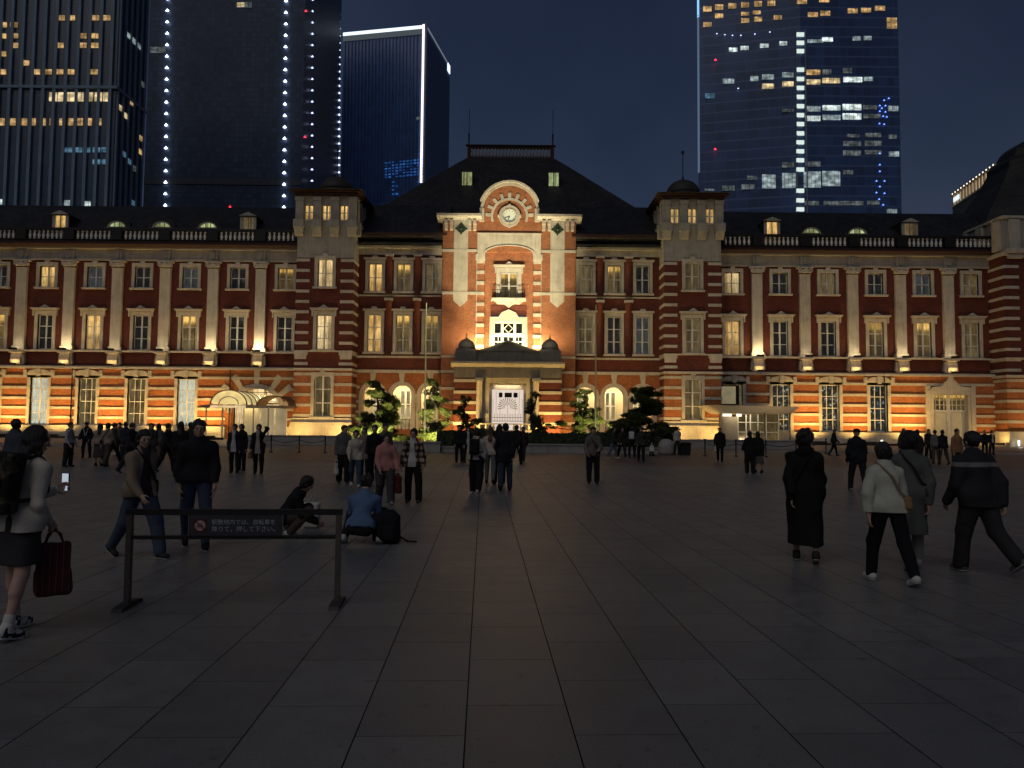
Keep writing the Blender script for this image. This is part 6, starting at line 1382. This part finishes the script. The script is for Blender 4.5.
# woman with the camouflage backpack, left edge
w=person(15,634,1.62,18,'woman in a cream blouse and short dark skirt taking a photo at the left edge',('shirt',(.50,.46,.38),.10),('skirt',(.035,.033,.035),1.0,.36),'long',P_({'legs':(10,6,-10,6),'arms':((26,4,92,24),(-8,10,62,14)),'hold':'LR','spread':6,'socks':1,'lean':8,'sole':(.5,.48,.45),'head':(-20,6)}),shoes=cloth_pattern('two_tone_leather','sneaker'),skinc=(.45,.28,.21))
backpack(w,'black camouflage backpack worn by the woman in the cream blouse',cloth_pattern('camouflage','camo'),1.18)
phone(w,'glowing phone held up by the woman in the cream blouse','L',.55)
t_=tote(w,'burgundy striped tote bag hanging from the arm of the woman in the cream blouse','R',cloth_pattern('burgundy_stripes','stripe'),.24,.42,.10,yaw=35)
# the two big walkers on the left
w=person(138,558,1.60,120,'woman with dark hair in an open beige jacket and jeans walking right behind the barrier',('jacket',(.22,.165,.115),.10),('trousers',(.05,.065,.095),1.25),'bob',P_(WALK(24),head=(-15,4),under=(.03,.028,.03)),shoes=(.03,.03,.03))
crossbag(w,'black shoulder bag behind the woman in the beige jacket','L',cloth(BLK),cloth(BLK),-1,1.1)
person(195,549,1.70,155,'broad man in a black sweater and blue jeans facing the camera behind the barrier',('jacket',(.018,.018,.02),.06),('trousers',(.045,.06,.10),1.1),'short',P_({'legs':(14,6,-14,16),'arms':((8,10,14,2),(-6,10,14,2)),'sh':1.07}),shoes=(.015,.015,.015))
# squatting pair
person(286,537,1.62,75,'squatting person in a black top with white sleeves and white sneakers seen over the barrier',('shirt',(.014,.014,.016),.0),('trousers',(.07,.055,.04),1.1),'bob',{'squat':1,'legs':(112,152,108,150),'spread':8,'lean':34,'arms':((52,4,45,20),(52,4,45,20)),'head':(-10,14)},shoes=(.5,.48,.44))
person(361,544,1.68,5,'squatting man in a denim blue shirt with his back to the camera',('shirt',(.085,.14,.24),.0),('trousers',(.014,.014,.016),1.1),'short',{'squat':1,'legs':(114,154,114,154),'spread':20,'lean':26,'arms':((45,4,70,30),(45,4,70,30)),'sh':1.12,'head':(0,8)},shoes=(.45,.43,.40))
p=ground_at(386,543); t=thing('backpack','black backpack standing on the paving beside the squatting man in denim blue','backpack',p); G=Field(); G.box((0,0,.2),(.19,.13,.2),.08,k=.05); G.box((.03,0,.38),(.10,.09,.07),.06,k=.08); obj('bag_body',fmesh('bag_body',G.mesh(.01,.008,14,3),cloth((.012,.012,.014))),t); G=Field(); G.box((.02,-.14,.15),(.12,.04,.1),.035); obj('front_pocket',fmesh('front_pocket',G.mesh(.01,.004,14,3),cloth((.012,.012,.014))),t); G=Field(); G.cap((.17,0,.1),(.30,-.02,.03),.014); G.cap((.30,-.02,.03),(.42,.03,.018),.012); obj('strap',fmesh('strap',G.mesh(.008),cloth(BLK)),t)
p=ground_at(303,531); t=thing('shopping_bag','small pale bag beside the squatting person in black','bag',(p.x+.03,p.y+.35,0)); G=Field(); G.box((0,0,.2),(.13,.08,.2),.04,k=.03); obj('bag_body',fmesh('bag_body',G.mesh(.01,.006,14,3),cloth((.5,.47,.42))),t); G=Field(); G.cap((-.06,0,.38),(0,0,.5),.009); G.cap((0,0,.5),(.06,0,.38),.009); obj('handle',fmesh('handle',G.mesh(.008),cloth((.4,.38,.34))),t)
# right foreground
w=person(806,561,1.62,20,'person with full dark hair in a long black coat and skirt',('coat',(.010,.010,.011),.46),('skirt',(.010,.010,.011),1.1,.72),'full',P_(WALK(8),head=(-30,0),lean=6,hood=1),shoes=(.03,.028,.026))
crossbag(w,'black shoulder bag on the person in the long black coat','L',cloth((.012,.012,.012)),cloth(BLK),-1,1.3)
w=person(890,583,1.52,-4,'woman in a short cream jacket and black trousers walking away on the right',('jacket',(.42,.42,.34),.08),('trousers',(.010,.010,.012),1.0),'bob',P_({'legs':(16,8,-14,12),'arms':((-6,22,12,0),(10,12,40,10)),'lean':9,'spread':5}),shoes=(.5,.5,.47))
crossbag(w,'tan crossbody bag on the woman in the cream jacket','R',cloth((.26,.15,.07)),cloth((.25,.19,.11)),-1,.95)
w=person(912,568,1.62,12,'person in a long grey coat just beyond the woman in the cream jacket',('coat',(.085,.088,.08),.50),('trousers',(.25,.24,.21),1.0),'full',P_(WALKR(16),lean=5),shoes=(.35,.34,.31))
crossbag(w,'dark strap bag across the back of the person in the long grey coat','R',cloth((.03,.03,.03)),cloth((.02,.02,.02)),-1,.8)
person(980,573,1.64,-12,'man in a padded jacket with a grey band across the shoulders, right edge',('puffer',(.022,.022,.024),.14),('trousers',(.028,.026,.027),1.45),'short',P_({'legs':(14,6,-18,28),'arms':((14,14,25,4),(-22,14,20,4)),'stripe':(.16,.16,.16),'sh':1.15,'lean':6}),shoes=(.10,.095,.09))
# middle group
w=person(343,483,1.60,165,'person in a grey top holding a white tote at the left of the group',('jacket',(.11,.105,.095),.12),('trousers',BLK,1.5),'short',P_(STAND,arms=((5,14,20,0),(5,10,12,0)),head=(40,0)))
tote(w,'white tote bag in the hand of the person in the grey top','R',cloth((.5,.48,.42)),.26,.32,.12)
person(355,487,1.50,170,'person in a cream sweater and blue jeans walking with the group',('shirt',(.42,.38,.28),.12),('trousers',(.045,.065,.10),1.15),'short',P_(WALK(18)),shoes=(.45,.42,.4))
person(364,476,1.52,190,'woman with dark hair in a pinkish coat behind the person in the cream sweater',('coat',(.20,.14,.12),.35),('trousers',BLK,1.1),'long',STAND)
person(374,485,1.62,182,'man all in black with white shoes in the middle group',('shirt',(.014,.014,.016),.10),('trousers',(.012,.012,.013),1.15),'short',P_(WALK(10)),shoes=(.5,.48,.45))
person(384,481,1.66,150,'tall person in a brown coat behind the woman in pink',('coat',(.11,.085,.065),.30),('trousers',(.03,.028,.025),1.2),'short',STAND)
w=person(385,504,1.46,160,'woman in a loose pink top walking towards the camera',('jacket',(.44,.20,.17),.14),('trousers',(.06,.055,.055),1.5),'bob',P_(WALK(14),arms=((5,22,25,0),(5,12,30,8))),shoes=(.25,.22,.2),skinc=(.45,.29,.22))
tote(w,'large dark red bag carried at the side of the woman in pink','L',cloth((.09,.018,.018)),.34,.36,.05,cat='bag',name='cloth_bag')
w=person(413,503,1.56,185,'man in an open checked shirt over white with black trousers',('jacket',cloth_pattern('checked_cloth','plaid'),.12),('trousers',(.012,.012,.013),1.25),'short',P_(STAND,arms=((4,18,25,0),(4,18,25,0)),under=(.45,.44,.42),spread=5),shoes=(.06,.055,.05))
w=person(476,494,1.58,12,'woman in a cream top wearing a black backpack near the centre',('jacket',(.42,.38,.31),.06),('trousers',BLK,1.5),'bob',P_(WALK(12),head=(20,0)),shoes=(.5,.5,.46))
backpack(w,'black backpack on the woman in the cream top near the centre',cloth(BLK),.95)
person(490,484,1.60,5,'person with long fair brown hair in a pale pink sweater and grey jeans',('shirt',(.42,.33,.27),.08),('trousers',(.10,.11,.12),1.15),'long',P_(WALK(12)),hairc=(.07,.035,.018),shoes=(.03,.025,.02))
person(505,491,1.70,0,'tall person in a black jacket and jeans at the very centre of the plaza',('jacket',(.016,.016,.018),.22),('trousers',(.04,.05,.075),1.15),'short',P_(WALKR(12),sh=1.08))
person(499,484,1.66,-8,'person in a black coat just left of the tall one in the black jacket',('coat',(.013,.013,.015),.30),('trousers',BLK,1.1),'long',STAND)
person(459,463,1.62,175,'person in plain black standing before the hedge, left of the porch',('jacket',(.014,.014,.015),.1),('trousers',BLK,1.1),'short',STAND)
w=person(467,463,1.55,150,'person in black with a white shirt front left of the porch',('jacket',(.016,.016,.018),.1),('trousers',BLK,1.1),'bob',P_(STAND,under=(.5,.48,.45)))
person(516,465,1.70,20,'slim person in black walking past the middle seat wall',('jacket',(.016,.015,.017),.1),('trousers',BLK,1.1),'short',P_(WALKR(24)))
person(523,461,1.60,200,'person in dark burgundy beside the middle seat wall',('jacket',(.035,.018,.02),.12),('trousers',(.02,.018,.02),1.1),'bob',P_(WALK(20)))
w=person(593,484,1.62,182,'man in a grey jacket with a crossbody strap standing alone right of centre',('jacket',(.13,.115,.095),.10),('trousers',(.016,.015,.016),1.3),'short',P_(STAND,arms=((20,14,60,16),(12,14,40,10))))
crossbag(w,'small dark crossbody bag on the man in the grey jacket','L',cloth(BLK),cloth((.03,.028,.025)),1,.8)
# people before the right hedge
w=person(613,459,1.60,110,'person in faded jeans and a dark top right of the pole',('jacket',(.035,.032,.034),.08),('trousers',(.10,.12,.15),1.1),'bob',P_(WALK(16)),shoes=(.4,.38,.36))
person(622,459,1.62,170,'person in dark clothes at the middle of the trio before the dense pine',('jacket',(.03,.022,.022),.12),('trousers',(.02,.018,.02),1.1),'short',P_(WALK(22)),shoes=(.3,.28,.26))
w=person(632,458,1.66,15,'person with a white backpack before the dense pine',('jacket',(.025,.025,.03),.1),('trousers',BLK,1.1),'short',P_(WALKR(20)))
backpack(w,'white backpack on the person before the dense pine',cloth((.5,.49,.46)),1.0)
w=person(652,456,1.58,120,'person in black with a white carrier bag in the shade of the dense pine',('jacket',(.016,.016,.018),.1),('trousers',BLK,1.1),'bob',P_(STAND))
tote(w,'white carrier bag held under the dense pine','R',cloth((.5,.49,.46)),.24,.34,.08)
person(677,455,1.62,160,'person in a white top beside the litter bin',('shirt',(.45,.43,.38),.08),('trousers',(.03,.028,.03),1.1),'bob',P_(STAND,head=(30,0)))
w=person(720,462,1.66,200,'person in a bulky black coat walking left of the right canopy',('coat',(.012,.012,.013),.25),('trousers',BLK,1.1),'short',P_(WALK(20),hood=1,sh=1.15))
tote(w,'white plastic bag carried by the person in the bulky black coat','R',cloth((.48,.46,.42)),.30,.24,.03,cat='carrier bag',name='carrier_bag')
person(750,474,1.52,10,'left person of the pair in black before the right canopy',('jacket',(.012,.012,.013),.2),('trousers',BLK,1.4),'bob',P_(STAND,arms=((10,16,60,0),(4,8,15,0))))
w=person(758.5,473,1.50,-5,'right person of the pair in black with a pale skirt hem',('jacket',(.014,.014,.015),.25),('skirt',(.12,.10,.08),.9,.55),'bob',P_(STAND))
tote(w,'small white bag held low by the right person of the pair in black','R',cloth((.5,.47,.42)),.22,.24,.05)
person(858,492,1.66,8,'man in dark clothes and a cap standing by the right posts',('jacket',(.014,.015,.018),.14),('trousers',(.016,.017,.02),1.2),'cap',P_({'legs':(14,4,-12,8),'arms':((4,12,30,0),(4,10,15,0)),'spread':5}),shoes=(.2,.19,.18))
# far right group
person(904,466,1.66,185,'person with glasses dark hair and black clothes at the back of the right group',('jacket',(.014,.013,.013),.2),('trousers',BLK,1.1),'short',STAND)
person(918,468,1.62,5,'person in a dark wine coat in the right group before the pale door',('coat',(.03,.018,.02),.3),('skirt',(.05,.035,.03),1.0,.6),'long',STAND)
person(936,464,1.60,5,'person in a grey top before the pale door, left of the two',('shirt',(.14,.13,.115),.1),('trousers',(.08,.065,.05),1.1),'short',P_(STAND))
person(943.5,465,1.62,0,'person in black before the pale door, right of the two',('jacket',(.016,.016,.018),.12),('trousers',(.04,.035,.03),1.1),'short',P_(WALK(12)))
person(957,474,1.66,165,'person in an orange tan jacket beyond the man with the banded jacket',('jacket',(.28,.14,.06),.14),('trousers',(.05,.045,.04),1.1),'short',STAND)
person(985,455,1.60,200,'person in dark clothes far off before the corner pavilion',('jacket',(.02,.018,.018),.1),('trousers',BLK,1.1),'short',STAND)
w=person(992,455,1.60,170,'far person in dark clothes with a white shirt front before the corner pavilion',('jacket',(.02,.018,.018),.1),('trousers',BLK,1.1),'bob',P_(STAND,under=(.5,.48,.45)))
person(834,456,1.60,100,'lone dark figure far off beyond the person in the long black coat',('jacket',(.018,.017,.018),.1),('trousers',BLK,1.1),'short',P_(WALK(18)))
# left crowd
person(14,478,1.68,20,'man in a slate blue suit jacket beyond the woman with the camouflage backpack',('jacket',(.05,.06,.075),.14),('trousers',(.02,.02,.024),1.1),'short',P_(STAND,head=(50,0)),D=14.5)
w=person(68,467,1.60,95,'person in a dark vest over a white sleeve walking on the left',('shirt',(.40,.38,.36),.06),('trousers',(.02,.02,.024),1.4),'short',P_(STAND,arms=((10,8,20,0),(6,8,30,0))))
crossbag(w,'black bag slung on the person with the white sleeve','L',cloth(BLK),cloth(BLK),-1,1.4)
person(86,458,1.62,178,'guard in a dark uniform with reflective straps crossing at the waist',('jacket',(.014,.014,.02),.1),('trousers',(.014,.014,.02),1.1),'cap',P_({'legs':(2,3,-2,3),'spread':10,'arms':((10,22,30,6),(10,22,30,6))},vest=(.5,.52,.45)))
w=person(98.5,466,1.56,-10,'woman in a pale pink top with long dark hair beyond the barrier',('shirt',(.30,.20,.18),.08),('skirt',(.06,.05,.05),1.0,.6),'long',STAND)
w=person(106,467,1.60,10,'person in a beige shirt with a strap across the back',('shirt',(.26,.20,.15),.08),('trousers',(.06,.05,.04),1.4),'bob',P_(WALK(14)))
crossbag(w,'dark bag on the person in the beige shirt','L',cloth(BLK),cloth(BLK),-1,.9)
person(112,465,1.66,60,'person in black trousers striding beside the person in the beige shirt',('jacket',(.05,.04,.035),.08),('trousers',BLK,1.2),'short',P_(WALK(26)),shoes=(.3,.29,.27))
person(119,456,1.60,180,'far person in a brown coat near the small pale cone',('coat',(.10,.07,.045),.3),('trousers',(.05,.04,.03),1.1),'short',STAND)
person(131,470,1.64,100,'person in a dark jacket half hidden left of the woman in the beige jacket',('jacket',(.025,.024,.028),.12),('trousers',(.03,.03,.035),1.1),'short',P_(WALK(20)),D=24)
w=person(157,464,1.58,15,'woman with long dark hair in a grey blue top between the two big walkers',('jacket',(.075,.075,.08),.1),('trousers',(.10,.085,.07),1.2),'long',P_(STAND))
crossbag(w,'pale bag on the hip of the woman with long hair between the big walkers','R',cloth((.22,.17,.13)),cloth(BLK),-1,1.2)
person(179,478,1.66,-5,'person in a long black coat just left of the broad man',('coat',(.012,.012,.013),.40),('trousers',BLK,1.2),'long',STAND)
person(189,474,1.64,5,'person in dark brown hidden partly by the broad man in the black sweater',('coat',(.03,.024,.02),.30),('trousers',BLK,1.1),'short',STAND)
w=person(234,473,1.60,178,'person in an open dark jacket over a white shirt near the left canopy',('jacket',(.016,.016,.018),.22),('trousers',BLK,1.2),'short',P_(STAND,under=(.42,.41,.40)))
person(241,471,1.60,190,'person in black beside the one with the open jacket near the left canopy',('jacket',(.014,.013,.014),.24),('trousers',BLK,1.1),'bob',STAND)
w=person(258,474,1.60,175,'woman in a dark coat raising a hand to her hair near the left canopy',('coat',(.014,.013,.014),.25),('trousers',(.014,.013,.014),1.15),'bob',P_(STAND,arms=((150,30,115,20),(10,8,30,0)),under=(.30,.27,.24)))
tote(w,'flat tan handbag held by the woman raising her hand','R',cloth((.20,.12,.055)),.30,.20,.02,cat='handbag',name='handbag')

person(150,468,1.60,150,'person in a dark green grey jacket just right of the woman in beige',('jacket',(.05,.05,.045),.12),('trousers',(.05,.045,.04),1.2),'bob',STAND)
person(166,472,1.62,100,'short haired person in black walking left of the long black coat',('jacket',(.016,.016,.018),.12),('trousers',BLK,1.2),'short',P_(WALK(18)))
person(124,463,1.62,10,'person in a navy jacket far behind the woman in beige',('jacket',(.02,.025,.04),.12),('trousers',(.03,.03,.035),1.2),'short',STAND)
person(929,459,1.64,180,'person in a dark hooded jacket far back before the pale double door',('jacket',(.03,.025,.025),.14),('trousers',BLK,1.2),'short',P_(STAND,hood=1))
person(641,462,1.62,190,'person in dark grey at the right end of the trio before the dense pine',('jacket',(.04,.038,.04),.12),('trousers',BLK,1.2),'short',P_(WALK(16)))
